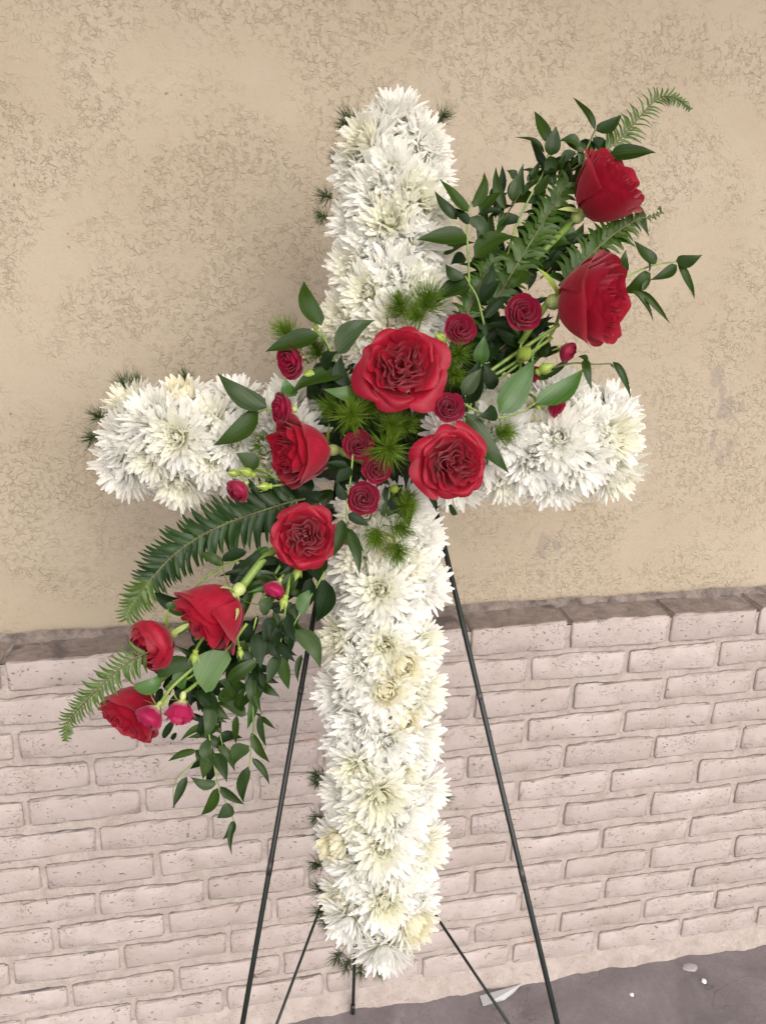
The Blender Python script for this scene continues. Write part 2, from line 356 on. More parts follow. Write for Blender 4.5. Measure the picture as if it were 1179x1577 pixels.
def brick_mesh(w, h, d, r, top_extra=0.0):
    """irregular brick: soft arrises on the face, sides running back into the wall; local x,z face, -y front"""
    nx, nz = 12, 4
    def edge(u, amp): return amp * (math.sin(u * 5.1 + s1) + 0.6 * math.sin(u * 12.7 + s2) + 0.5 * math.sin(u * 31 + s3))
    s1, s2, s3 = [rnd.uniform(0, 6.28) for _ in range(3)]
    ring = []                                    # outline points (face border)
    amp = 0.0018
    V = []; F = []
    cr = rnd.uniform(.004, .009)
    for j in range(nz + 1):
        for i in range(nx + 1):
            u = i / nx; v = j / nz
            x = (u - .5) * w; z = (v - .5) * h
            bx = abs(u - .5) * 2; bz = abs(v - .5) * 2
            if i in (0, nx): x += math.copysign(edge(v * 0.4 + (3 if i else 0), amp), 1)
            if j in (0, nz): z += edge(u + (7 if j else 0), amp)
            if i in (0, nx) and j in (0, nz): x -= math.copysign(cr * .5, x); z -= math.copysign(cr * .4, z)
            y = -d * 0 + rnd.uniform(-.0007, .0007) + 0.0006 * math.sin(u * 7 + s1)
            if i in (0, nx) or j in (0, nz): y += r
            elif i in (1, nx - 1) or j in (1, nz - 1): y += 0
            V.append((x, y, z))
    # tighten the second rows towards the border so the arris is small
    def idx(i, j): return j * (nx + 1) + i
    V = [list(v) for v in V]
    for j in range(nz + 1):
        V[idx(1, j)][0] = -w / 2 + rnd.uniform(.004, .007); V[idx(nx - 1, j)][0] = w / 2 - rnd.uniform(.004, .007)
    for i in range(nx + 1):
        V[idx(i, 1)][2] = -h / 2 + rnd.uniform(.003, .005); V[idx(i, nz - 1)][2] = h / 2 - rnd.uniform(.003, .005)
    for j in range(nz):
        for i in range(nx): F.append((idx(i, j), idx(i + 1, j), idx(i + 1, j + 1), idx(i, j + 1)))
    loop = [idx(i, 0) for i in range(nx + 1)] + [idx(nx, j) for j in range(1, nz + 1)] + [idx(i, nz) for i in range(nx - 1, -1, -1)] + [idx(0, j) for j in range(nz - 1, 0, -1)]
    b0 = len(V); L = len(loop)
    for q in loop: V.append([V[q][0], V[q][1] + d, V[q][2]])
    for k in range(L):
        a, b = loop[k], loop[(k + 1) % L]; F.append((b, a, b0 + k, b0 + (k + 1) % L))
    me = mesh('brick', V, F, smooth=False)
    fl = [len(p.vertices) == 4 and p.index < nx * nz for p in me.polygons]
    me.polygons.foreach_set('use_smooth', fl)
    return me
for k in range(12):
    known = JT[k]; js = dict(known)
    for n in range(-5, 14):
        if n not in js:
            near = sorted(known, key=lambda q: abs(q - n))[:2]
            q = near[0]
            if len(near) > 1 and (near[0] - n) * (near[1] - n) < 0:
                a, b = near; js[n] = known[a] + (known[b] - known[a]) * (n - a) / (b - a)
            else: js[n] = known[q] + (n - q) * BW + rnd.uniform(-.004, .004)
    ns = sorted(js)
    for a, b in zip(ns[:-1], ns[1:]):
        jw = rnd.uniform(.009, .014)
        x0 = js[a] + jw / 2; x1 = js[b] - jw / 2
        if x1 < -1.25 or x0 > 2.6: continue
        zt = ZT - k * HC + ZO[k] + rnd.uniform(-.0012, .0012)
        h = (0.0568 if 0 < k < 11 else 0.061) + rnd.uniform(-.002, .002)
        d = 0.020 if k else 0.084
        me = brick_mesh(x1 - x0, h, d, 0.0022)
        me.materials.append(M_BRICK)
        o = link('brick', me, None, wall, Matrix.Translation((((x0 + x1) / 2) - 0.4, rnd.uniform(-.0012, .0012), zt - h / 2)) @ Matrix.Rotation(rnd.uniform(-.004, .004), 4, 'Y'))
# mortar: one weathered sheet behind the brick faces
random.seed(3)
def mort(x0, x1, z0, z1, y, amp, nx, nz, name, m, parent, rag=0.0):
    rs = np.random.RandomState(5); V = []; F = []
    nn = rs.uniform(-1, 1, (nz + 1, nx + 1)); nn = (nn + np.roll(nn, 1, 0) + np.roll(nn, 1, 1)) / 3
    for j in range(nz + 1):
        for i in range(nx + 1):
            x = x0 + (x1 - x0) * i / nx; z = z0 + (z1 - z0) * j / nz
            V.append((x, y + amp * nn[j, i], z))
    F = [(j * (nx + 1) + i, j * (nx + 1) + i + 1, (j + 1) * (nx + 1) + i + 1, (j + 1) * (nx + 1) + i) for j in range(nz) for i in range(nx)]
    return link(name, mesh(name, V, F), m, parent)
ox = 0.4
mort(-1.4 - ox, 2.7 - ox, 0.0, ZT - 0.012, 0.0050, 0.0016, 560, 120, 'mortar', M_MORTAR, wall)
# bed between the ledge tops and the stucco: dirty fillet
V = []; F = []; n = 400
for i in range(n + 1):
    x = -1.4 + 4.1 * i / n - ox; w1 = rnd.uniform(-.0012, .0012)
    for (y, z) in ((0.004, -0.010), (0.072, -0.006 + w1 * .4), (0.078 + w1, 0.000), (0.085 + w1, 0.004 + w1), (0.094, 0.012)): V.append((x, y, ZT + z))
F = [(i * 5 + j, (i + 1) * 5 + j, (i + 1) * 5 + j + 1, i * 5 + j + 1) for i in range(n) for j in range(4)]
link('mortar_fillet', mesh('mortar_fillet', V, F), M_DIRTM, wall)
# rough parging where the wall meets the slab
V = []; F = []; n = 420; zb = ZT - 11 * HC - 0.062
for i in range(n + 1):
    x = -1.4 + 4.1 * i / n - ox; a = 0.002 * math.sin(x * 9) + 0.002 * math.sin(x * 23 + 1) + 0.002 * math.sin(x * 61) + rnd.uniform(-.001, .001)
    V += [(x, 0.0045, zb + 0.012 + a * .3), (x, -0.001 + a * .2, zb + 0.002 + a * .4), (x, -0.006 - a * .6, zb - 0.022), (x, -0.011 - a * 1.3, 0.004), (x, -0.012 - a * 1.3, -0.01)]
F = [(i * 5 + j, i * 5 + j + 1, (i + 1) * 5 + j + 1, (i + 1) * 5 + j) for i in range(n) for j in range(4)]
link('parging_strip', mesh('parging_strip', V, F), M_MORTAR, wall)

# stucco wall above
V = []; F = []; nx, nz = 260, 110; rs = np.random.RandomState(2)
ph = rs.uniform(0, 6.28, 8)
def und(x, z): return 0.0012 * (math.sin(x * 6 + ph[0] + z * 3) + math.sin(z * 8 + ph[1] - x * 2) + .6 * math.sin(x * 17 + z * 13 + ph[2]))
zz = [0.0, 0.004, 0.010, 0.02] + list(np.linspace(0.04, 1.75, nz - 3))
for j in range(nz + 1):
    for i in range(nx + 1):
        x = -2.2 + 6.0 * i / nx; z = ZT + 0.005 + zz[j]
        rag = 0.0015 * math.sin(x * 37) + 0.001 * math.sin(x * 91)
        y = STUCCO_Y + und(x, z) + (0.008 if j == 0 else 0.0022 if j == 1 else 0)
        V.append((x, y, z + (rag if j < 4 else 0)))
F = [(j * (nx + 1) + i, j * (nx + 1) + i + 1, (j + 1) * (nx + 1) + i + 1, (j + 1) * (nx + 1) + i) for j in range(nz) for i in range(nx)]
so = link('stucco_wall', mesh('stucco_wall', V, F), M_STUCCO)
tag(so, 'tan stucco wall surface with worm-like trowel texture above the brick ledge', 'wall')
# added soffit, unseen above the frame, to shade and warm the wall top
V = [(-6, -1.0, 2.80), (8, -1.0, 2.80), (8, 0.2, 2.80), (-6, 0.2, 2.80), (-6, -1.0, 2.94), (8, -1.0, 2.94), (8, 0.2, 2.94), (-6, 0.2, 2.94)]
F = [(0, 3, 2, 1), (4, 5, 6, 7), (0, 1, 5, 4), (1, 2, 6, 5), (2, 3, 7, 6), (3, 0, 4, 7)]
tag(link('added_soffit', mesh('added_soffit', V, F, False), M_BOUNCE), None, None, kind='structure')

# ------------------------------------------------------------------ easel
LZ = 1.10
def onplane(px, py, Zp): return at(px, py, Zp)
apex = at(580, 432, LZ)
def leg_foot(pxa, pya, pxb, pyb, Zp):
    a = at(pxa, pya, Zp); b = at(pxb, pyb, Zp); k = (0.0 - a.z) / (b.z - a.z); return a + (b - a) * k
fl = leg_foot(487, 950, 377, 1570, LZ); fr = leg_foot(690, 925, 850, 1575, LZ)
d = at(543, 1560, 1.0) - CAM; fb = CAM + d * ((0.003 - CAM.z) / d.z)
easel = thing('flower_easel', 'dark green wire tripod easel holding the white flower cross', 'easel', Matrix.Translation(apex))
def rod(name, a, b, r, m=M_STEEL, seg=10, mid=None, parent=None):
    P = [a, b] if mid is None else smooth_path([a, mid, b], 6)
    V, F = tube([p - apex for p in P], r, r, seg); return link(name, mesh(name, V, F), m, parent or easel)
for (top, foot) in ((apex + RT * -.006, fl), (apex + RT * .006, fr)):
    lg = rod('leg', top, foot, 0.0037)
    dv = (foot - top)
    for q, ln in ((.33, .010), (.47, .02), (.655, .02)):
        c = top + dv * q; rod('collar', c, c + dv.normalized() * ln, 0.0042, M_COLLAR, parent=lg)
    rod('foot_cap', foot - dv.normalized() * .02, foot, 0.0062, M_COLLAR, parent=lg)
bl = rod('back_leg', apex + FW * .006, fb, 0.0038); dv = fb - apex
rod('foot_cap', fb - dv.normalized() * .03, fb, 0.0050, parent=bl)
# brace from the back leg to the two front legs
k = 0.60; jb = apex + (fb - apex) * k
bl_dir_l = at(435, 1577, 1.22); 
def seg_hit(px0, py0, px1, py1, foot):
    """point of the front leg whose picture lies on the line through the two pixels"""
    best = None
    for i in range(400):
        c = apex + (foot - apex) * (0.5 + 0.5 * i / 400); v = c - CAM; z = v.dot(FW)
        px = CX + FPX * v.dot(RT) / z; py = CY - FPX * v.dot(UP) / z
        e = abs((px - px0) * (py1 - py0) - (py - py0) * (px1 - px0))
        if best is None or e < best[0]: best = (e, c)
    return best[1]
rod('brace', jb, seg_hit(495, 1430, 435, 1577, fl), 0.0024)
rod('brace', jb, seg_hit(680, 1440, 777, 1577, fr), 0.0024)
rod('cross_bar', at(480, 1130, LZ - .006), at(728, 1130, LZ - .006) , 0.0030) if False else None
# holder hooks behind the cross
for px in (520, 655): rod('hook', at(px, 1010, LZ), at(px, 1010, LZ - .05), 0.0025)

# ------------------------------------------------------------------ foam cross core
CZ = 1.05
def cross_core():
    o = [(548, 190), (648, 190), (655, 610), (950, 612), (950, 738), (645, 740), (640, 1455), (540, 1455), (540, 740), (190, 738), (190, 612), (545, 610)]
    V = []; n = len(o)
    for Z, s in ((CZ - .012, .88), (CZ + .002, 1), (CZ + .04, 1), (CZ + .046, .93)):
        for (x, y) in o:
            V.append(at(595 + (x - 595) * (1 if s == 1 else 1) + (-6 if x > 595 else 6) * (s < 1), y + (6 if y < 675 else -6) * (s < 1), Z) - cc)
    F = [tuple(range(n)), tuple(range(3 * n, 4 * n))[::-1]]
    for r in range(3):
        for i in range(n): F.append((r * n + i, r * n + n + i, r * n + n + (i + 1) % n, r * n + (i + 1) % n))
    return mesh('foam_cross', V, F, False)
cc = at(592, 1450, CZ)
tag(link('foam_cross', cross_core(), M_CORE, None, Matrix.Translation(cc)), 'mossy dark foam cross hidden under white chrysanthemums, glimpsed between the blooms', 'foam cross')

# ------------------------------------------------------------------ chrysanthemums
def petal(V, F, A, phi, el, curl, L, Wd, r0=0.06, z0=0.0, trough=0.45, nseg=5, side=0.0, a0=0.0, tipup=0.0):
    """channelled strap petal; writes verts into V"""
    b = len(V); c, s = math.cos(phi), math.sin(phi)
    r, z = r0, z0; e = el
    for i in range(nseg + 1):
        t = i / nseg
        w = Wd * (0.30 + 0.70 * min(1, (t / .62)) ** 0.8) if t < .62 else Wd * math.sqrt(max(0.0, 1 - ((t - .62) / .40) ** 2.4))
        er, ez = -math.sin(e), math.cos(e)             # petal normal (r,z)
        lift = trough * w
        sw = side * t * t
        for q in (-1, 0, 1):
            rr = r + er * (lift if q else 0); zz_ = z + ez * (lift if q else 0); tx = q * w + sw * L
            V.append((rr * c - tx * s, rr * s + tx * c, zz_)); A.append(a0 + (1 - a0) * t)
        st = L / nseg; r += math.cos(e) * st; z += math.sin(e) * st; e += curl / nseg + (tipup / nseg if t > .6 else 0)
    for i in range(nseg):
        for q in range(2): a = b + i * 3 + q; F.append((a, a + 1, a + 4, a + 3))
GA = 2.399963
def mum_meshes(seed, style):
    r = random.Random(seed); out = []
    for part in ('outer', 'inner', 'eye'):
        V = []; F = []; A = []
        if part == 'outer':
            n = 84
            for i in range(n):
                f = i / n; el = math.radians(-16 + 52 * f + r.uniform(-9, 9)); L = (1.0 - .22 * f) * r.uniform(.86, 1.08)
                petal(V, F, A, i * GA + r.uniform(-.1, .1), el, math.radians(r.uniform(-14, 26)), L, 0.078 * r.uniform(.8, 1.15), .07, 0.02 + .12 * f, r.uniform(.25, .6), 5, r.uniform(-.12, .12), tipup=r.uniform(-.3, .5))
        elif part == 'inner':
            n = 104
            for i in range(n):
                f = i / n; el = math.radians(36 + 44 * f + r.uniform(-8, 8)); L = (.82 - .46 * f) * r.uniform(.85, 1.1)
                if style == 2: el = math.radians(30 + 40 * f); cu = math.radians(r.uniform(50, 95))
                else: cu = math.radians(r.uniform(0, 50))
                petal(V, F, A, i * GA + r.uniform(-.15, .15), el, cu, L, (.064 if style != 2 else .095) * r.uniform(.8, 1.1), .05 + .05 * (1 - f), .14 + .06 * f, r.uniform(.3, .65), 5, r.uniform(-.15, .15))
        else:
            n = 26 if style != 2 else 12
            for i in range(n):
                f = i / n; petal(V, F, A, i * GA, math.radians(58 + 24 * f + r.uniform(-12, 12)), math.radians(r.uniform(-10, 70)), (.40 - .10 * f) * r.uniform(.75, 1.2), .042, .012 + .08 * math.sqrt(1 - f), .14, .4, 4)
        me = mesh('chrysanthemum_' + part, V, F, True, A); out.append(me)
    out[0].materials.append(M_MUM); out[1].materials.append(M_MUMY if style == 2 else M_MUMI if style == 1 else M_MUM)
    out[2].materials.append(M_MUMY if style == 2 else M_MUMC)
    return out
MUMS = [mum_meshes(100 + i, 0) for i in range(5)] + [mum_meshes(200 + i, 1) for i in range(4)] + [mum_meshes(300 + i, 2) for i in range(2)]
mum_n = {}
ORD = ['first', 'second', 'third', 'fourth', 'fifth', 'sixth', 'seventh', 'eighth', 'ninth', 'tenth', 'eleventh', 'twelfth', 'thirteenth', 'fourteenth', 'fifteenth', 'sixteenth', 'seventeenth', 'eighteenth', 'nineteenth', 'twentieth']
def mum(px, py, rpx, nx, ny, Z, label, style=None):
    nrm = vec(nx, ny, 1.0).normalized()
    if style is None: style = rnd.choices([0, 1, 2], [5, 4, 1.0])[0]
    src = MUMS[{0: rnd.randrange(5), 1: 5 + rnd.randrange(4), 2: 9 + rnd.randrange(2)}[style]]
    r = 1.13 * rpx * Z / FPX
    if style == 2: r *= .88
    adj = {0: 'white', 1: 'cream-centred white', 2: 'cream yellow-centred'}[style]
    M = frame(at(px, py, Z), nrm, s=r) @ Matrix.Rotation(rnd.uniform(0, 6.28), 4, 'Z')
    t = thing('chrysanthemum', adj + ' chrysanthemum ' + label, 'flower', M, 'white chrysanthemums covering the cross')
    for nm, me in zip(('outer_petals', 'inner_petals', 'flower_eye'), src):
        o = link(nm, me, None, t); o['kind'] = 'stuff'
def bar_vert(y0, y1, cxf, hw, step, name, fromtop, r0, endcap):
    n = int(round(abs(y1 - y0) / step)); rows = []
    for i in range(n + 1):
        y = y0 + (y1 - y0) * i / n; row = ORD[i]
        us = [(-1, 'left edge'), (0, 'middle'), (1, 'right edge')] if i % 2 == 0 else [(-.52, 'left of middle'), (.52, 'right of middle')]
        if i == 0: us = [(0, 'middle')]
        if i == 1: us = [(-.78, 'left edge'), (.78, 'right edge')]
        for u, w in us:
            jx, jy = rnd.uniform(-6, 6), rnd.uniform(-7, 7)
            ny = 0.0
            if i < 2: ny = endcap * (.75 - .35 * i)
            Z = 1.005 + 0.030 * u * u + (0.02 if (i == 0) else 0)
            mum(cxf(y) + u * hw + jx, y + jy, r0 * rnd.uniform(.88, 1.12), u * 0.95 + rnd.uniform(-.18, .18), ny + rnd.uniform(-.22, .22), Z + rnd.uniform(-.006, .006),
                '%s row %s, %s' % (row, name, w))
def cx_top(y): return 612 + (595 - 612) * (y - 190) / 370
def cx_low(y): return 592 + (586 - 592) * (y - 800) / 650
bar_vert(196, 570, cx_top, 47, 39, 'down from the top of the cross', True, 56, 1)
bar_vert(1452, 790, cx_low, 46, 38, 'up from the foot of the cross', False, 54, -1)
def bar_hor(x0, x1, cy, hw, step, name, r0, endcap):
    n = int(round(abs(x1 - x0) / step))
    for i in range(n + 1):
        x = x0 + (x1 - x0) * i / n
        us = [(-1, 'lower edge'), (0, 'middle'), (1, 'upper edge')] if i % 2 == 0 else [(-.5, 'below middle'), (.5, 'above middle')]
        for u, w in us:
            if i == 0: us = [(-.5, 'lower half'), (.5, 'upper half')]
            if i == 1: us = [(-1, 'lower edge'), (0, 'middle'), (1, 'upper edge')]
            nxx = endcap * (.75 - .35 * i) if i < 2 else 0
            Z = 1.005 + 0.030 * u * u + (.02 if i == 0 else 0)
            sq = 1 if i else .8
            mum(x + rnd.uniform(-7, 7), cy - u * hw * sq + rnd.uniform(-6, 6), r0 * rnd.uniform(.88, 1.12), nxx + rnd.uniform(-.2, .2), u * .95 + rnd.uniform(-.18, .18), Z + rnd.uniform(-.006, .006),
                '%s column in from the %s, %s' % (ORD[i], name, w))
bar_hor(206, 450, 677, 48, 40, 'left tip of the cross', 54, -1)
bar_hor(932, 700, 677, 50, 40, 'right tip of the cross', 55, 1)

# ------------------------------------------------------------------ roses
def rose_petal(r, phi, half, R0, R1, H, z0, curl, droop, ruf, fr, spiral=.05, belly=.5, nu=12, nv=9, notch=0.0, tipfold=0.0, corner=.20, lobe=0.0, lph=0.0):
    V = []; A = []; ph = r.uniform(0, 6.28); ph2 = r.uniform(0, 6.28); asym = r.uniform(-.12, .12)
    for j in range(nv + 1):
        t = j / nv
        for i in range(nu + 1):
            s = -1 + 2 * i / nu
            top = 1 - corner * abs(s) ** 2.6 + asym * s * .5 - notch * math.exp(-(s * 6) ** 2)
            tt = t * top
            wid = half * (0.42 + 0.58 * math.sin(min(1.0, tt * 1.35) * math.pi / 2)) * (1 - .10 * max(0, tt - .8) / .2)
            a = phi + s * wid
            rr = R0 + (R1 - R0) * (math.sin(tt * math.pi / 2) ** belly if tt > 0 else 0)
            cc_ = max(0.0, (tt - .62) / .38)
            rr += curl * R1 * cc_ ** 1.7
            z = z0 + H * tt - droop * cc_ ** 2.2
            rr += spiral * s * R1
            w = ruf * cc_ * (.5 + .5 * abs(s))
            rr += w * math.sin(fr * s + ph); z += w * .8 * math.sin(fr * 1.27 * s + ph2)
            rr += tipfold * cc_ * s * s
            if lobe: rr *= 1 + lobe * tt * math.cos(4 * a + lph + 2.2 * rr)
            V.append((rr * math.cos(a), rr * math.sin(a), z)); A.append(t)
    F = [(j * (nu + 1) + i, j * (nu + 1) + i + 1, (j + 1) * (nu + 1) + i + 1, (j + 1) * (nu + 1) + i) for j in range(nv) for i in range(nu)]
    return mesh('petal', V, F, True, A)
def fold_petal(r, x, y, ang, w, H, z0, bend, nu=10, nv=5):
    """upright folded petal edge in the quartered heart of a garden rose"""
    V = []; A = []; p1, p2 = r.uniform(0, 6.28), r.uniform(0, 6.28)
    ca, sa = math.cos(ang), math.sin(ang)
    for j in range(nv + 1):
        t = j / nv
        for i in range(nu + 1):
            s = -1 + 2 * i / nu
            u = s * w; v = bend * (s * s) * w + .05 * t * math.sin(5 * s + p1) + (t ** 2) * .07 * math.sin(3 * s + p2)
            k = .55 + .45 * t
            X = x * k + (u * ca - v * sa) * k; Y = y * k + (u * sa + v * ca) * k
            V.append((X, Y, z0 + H * t * (1 - .22 * abs(s) ** 3) + .03 * t * math.sin(7 * s + p2))); A.append(t)
    F = [(j * (nu + 1) + i, j * (nu + 1) + i + 1, (j + 1) * (nu + 1) + i + 1, (j + 1) * (nu + 1) + i) for j in range(nv) for i in range(nu)]
    return mesh('petal', V, F, True, A)
def sepal_mesh(r, phi, L, w, el, curl, z0=-.02, r0=.12):
    V = []; F = []; A = []; petal(V, F, A, phi, el, curl, L, w, r0, z0, .25, 6)
    for i in range(len(V) // 3):                       # taper to a point
        k = i / (len(V) / 3 - 1); q = max(.03, (1 - k) ** .8) * 1.25
        c = Vector(V[i * 3 + 1])
        for e in (0, 2): V[i * 3 + e] = tuple(c + (Vector(V[i * 3 + e]) - c) * q)
    return mesh('sepal', V, F, True, A)
def rose(name, label, cat, px, py, rpx, axis, Z, kind, seed, petmat, group, spin=0.0, stem=None, sepals=5, zs=1.0, calyx=True, sepL=.8):
    """px,py: middle of the bloom; axis: right, up, towards viewer"""
    r = random.Random(seed); ax = vec(*axis).normalized(); s = rpx * Z / FPX
    Hh = {'open': .62, 'cup': 1.24, 'bud': 1.15, 'small': .95}[kind] * zs
    base = at(px, py, Z) - ax * (Hh * s * .5)
    M = frame(base, ax, s=s) @ Matrix.Rotation(spin, 4, 'Z') @ Matrix.Diagonal((1, 1, zs, 1))
    t = thing(name, label, cat, M, group)
    lph = r.uniform(0, 6.28)
    def add(me): link('petal', me, petmat, t)
    if kind == 'open':
        for i in range(6): add(rose_petal(r, i * 1.047 + r.uniform(-.2, .2), .66, .10, .84 * r.uniform(.84, 1.10), .44, 0, .22 + r.uniform(-.05, .08), .20 + r.uniform(-.06, .14), .085, 3.6, .05, .55, corner=.16))
        for i in range(5): add(rose_petal(r, .5 + i * 1.257 + r.uniform(-.25, .25), .70, .10, .74 * r.uniform(.93, 1.05), .56, .02, .17, .13 + r.uniform(0, .10), .075, 4.2, .06, .5, corner=.18))
        for i in range(5): add(rose_petal(r, i * 1.257 + r.uniform(-.25, .25), .62, .08, .60 * r.uniform(.9, 1.06), .64, .03, .15, .08, .07, 5, .08, .5, corner=.2))
        for i in range(5): add(rose_petal(r, .3 + i * 1.257 + r.uniform(-.3, .3), .54, .06, .46 * r.uniform(.9, 1.1), .68, .05, .08, .02, .06, 5, .10, .45, corner=.2))
        for kk in range(5):
            Rk = .48 - .092 * kk
            for i in range(4 if kk < 4 else 3):
                add(rose_petal(r, r.uniform(-.25, .25) + kk * .5 + i * (1.571 if kk < 4 else 2.094), .78, .05, Rk * r.uniform(.9, 1.12), .60 + .022 * kk + r.uniform(-.03, .03), .06, .05, 0, .05, 4.2, .11, .4, 14, 6, corner=.14, lobe=.28, lph=lph))
    elif kind == 'cup':
        for i in range(5): add(rose_petal(r, i * 1.257 + r.uniform(-.15, .15), .86, .10, .84, 1.16 * r.uniform(.92, 1.05), 0, .14 + r.uniform(-.08, .12), .08 + r.uniform(-.03, .12), .05, 3.4, .05, .50, notch=.03, corner=.14))
        for i in range(5): add(rose_petal(r, .6 + i * 1.257 + r.uniform(-.2, .2), .74, .10, .76, 1.24 * r.uniform(.95, 1.05), .02, .12, .05, .05, 4, .06, .5, notch=.04, corner=.14))
        for i in range(5): add(rose_petal(r, i * 1.257 + r.uniform(-.2, .2), .68, .08, .64, 1.27 * r.uniform(.95, 1.05), .03, .10, 0, .055, 4.5, .08, .5, corner=.14))
        for i in range(5): add(rose_petal(r, .3 + i * 1.257, .6, .06, .48, 1.27, .05, .08, 0, .055, 5, .10, .5, corner=.16))
        for kk in range(6):
            Rk = .47 - .075 * kk
            for i in range(4 if kk < 5 else 3):
                add(rose_petal(r, r.uniform(-.25, .25) + kk * .5 + i * (1.571 if kk < 5 else 2.094), .74, .05, Rk * r.uniform(.92, 1.1), 1.18 + .012 * kk + r.uniform(-.04, .04), .06, .02, 0, .035, 5, .10, .4, 14, 6, corner=.12, lobe=.24, lph=lph))
    elif kind == 'bud':
        for i in range(5): add(rose_petal(r, i * 1.257 + r.uniform(-.15, .15), .98, .10, .92, 1.12, 0, -.30, .10, .02, 4, .05, .75))
        for i in range(4): add(rose_petal(r, .6 + i * 1.57, .9, .08, .80, 1.16, .02, -.35, .06, .03, 4, .07, .75))
        for i in range(4): add(rose_petal(r, .2 + i * 1.57, .9, .06, .62, 1.16, .03, -.38, 0, .03, 4, .09, .7))
        for i in range(3): add(rose_petal(r, .9 + i * 2.09, 1.1, .05, .40, 1.14, .04, -.35, 0, .03, 5, .12, .7))
    else:  # small spray rose: rings that tighten to a whorl
        for i in range(5): add(rose_petal(r, i * 1.257 + r.uniform(-.2, .2), .80, .10, .88, .74, 0, .12, .06, .03, 4, .05, .6, 8, 6))
        for i in range(5): add(rose_petal(r, .6 + i * 1.257, .72, .08, .72, .86, .02, .02, 0, .03, 4, .09, .6, 8, 6))
        for i in range(4): add(rose_petal(r, .2 + i * 1.57, .80, .06, .54, .93, .03, -.05, 0, .02, 4, .11, .6, 8, 6))
        for i in range(3): add(rose_petal(r, .5 + i * 2.09, .95, .05, .38, .97, .04, -.08, 0, .02, 4, .12, .6, 8, 6))
        for i in range(3): add(rose_petal(r, 1.1 + i * 2.09, 1.05, .04, .22, 1.0, .05, -.05, 0, .01, 4, .12, .6, 8, 6))
    if calyx:
        V, F = [], []; prof = [(.07, -.34), (.15, -.26), (.17, -.14), (.13, -.04), (.22, .03), (.28, .10)]; sg = 10
        if kind in ('small',): prof = [(a * 1.25, b * 1.1) for a, b in prof]
        for (a, b) in prof:
            for k in range(sg): V.append((a * math.cos(6.283 * k / sg), a * math.sin(6.283 * k / sg), b))
        for i in range(len(prof) - 1):
            for k in range(sg): F.append((i * sg + k, i * sg + (k + 1) % sg, (i + 1) * sg + (k + 1) % sg, (i + 1) * sg + k))
        link('calyx', mesh('calyx', V, F), M_CALYX, t)
    for i in range(sepals):
        link('sepal', sepal_mesh(r, i * 1.257 + r.uniform(-.2, .2), sepL * r.uniform(.8, 1.15), .13, math.radians(r.uniform(-35, 0) if kind == 'open' else r.uniform(-25, 40)), math.radians(r.uniform(-60, 0) if kind == 'open' else r.uniform(-70, 60))), M_CALYX if r.random() < .5 else M_BUD, t)
    if stem:
        Mi = M.inverted(); pts = [M @ Vector((0, 0, -.30))] + [at(a, b, z) for a, b, z in stem[1:]]
        P = smooth_path(pts, 5); w = stem[0] * Z / FPX / 2
        V, F = tube(P, w, w * .95, 8); V = [Mi @ v for v in V]
        link('stem', mesh('stem', V, F), M_STEM, t)
    return t
GR = 'large red garden roses'
rose('rose', 'red rose turned sideways on a bare green stem, highest of the big roses', 'rose', 926, 298, 63, (.50, .42, .50), .985, 'cup', 11, M_ROSE, GR, .4, (12, (806, 415, 1.0)), 3, 1.0)
rose('rose', 'tall red rose opening to the right, just below the topmost rose', 'rose', 904, 463, 78, (.88, -.12, .60), .965, 'cup', 12, M_ROSE, GR, 1.0, (11, (800, 530, 1.0)), 4, .90, sepL=.9)
rose('rose', 'largest red rose facing front with a ruffled heart, where the arms meet', 'rose', 617, 565, 70, (-.06, .10, 1), .925, 'open', 13, M_ROSE, GR, .2, None, 3)
rose('rose', 'red rose facing left with a pale green calyx on its right, beside the left arm', 'rose', 470, 696, 58, (-.80, -.10, .55), .955, 'cup', 14, M_ROSE, GR, .9, (12, (560, 712, .99)), 3, 1.08)
rose('rose', 'red rose over the start of the right arm, gathered in an upright oval', 'rose', 697, 713, 60, (.18, -.16, 1), .93, 'open', 25, M_ROSE, GR, .7, None, 3, 1.15)
rose('rose', 'frilly red rose half covering the left side of the shaft, right under the fern', 'rose', 469, 827, 55, (.05, -.05, 1), .94, 'open', 16, M_ROSE, GR, 1.9, None, 2)
rose('rose', 'red rose hanging face down to the left with a curled sepal across it', 'rose', 333, 941, 65, (-.55, -.55, .30), .955, 'cup', 17, M_ROSE, GR, .8, (14, (405, 862, .98), (425, 845, 1.0)), 5, .95, sepL=.9)
rose('rose', 'round closed red rose between the two ferns at the lower left', 'rose', 240, 990, 50, (-.55, -.30, .75), .965, 'bud', 18, M_ROSE, GR, .3, (16, (310, 950, .99)), 3, .95)
rose('rose', 'red rose turned away at the lower left tip, its smooth outer petals showing', 'rose', 211, 1092, 56, (-.40, -.62, .50), .985, 'cup', 19, M_ROSE, GR, 1.4, (10, (262, 1035, 1.0)), 2, .9)
GS = 'small crimson spray roses'
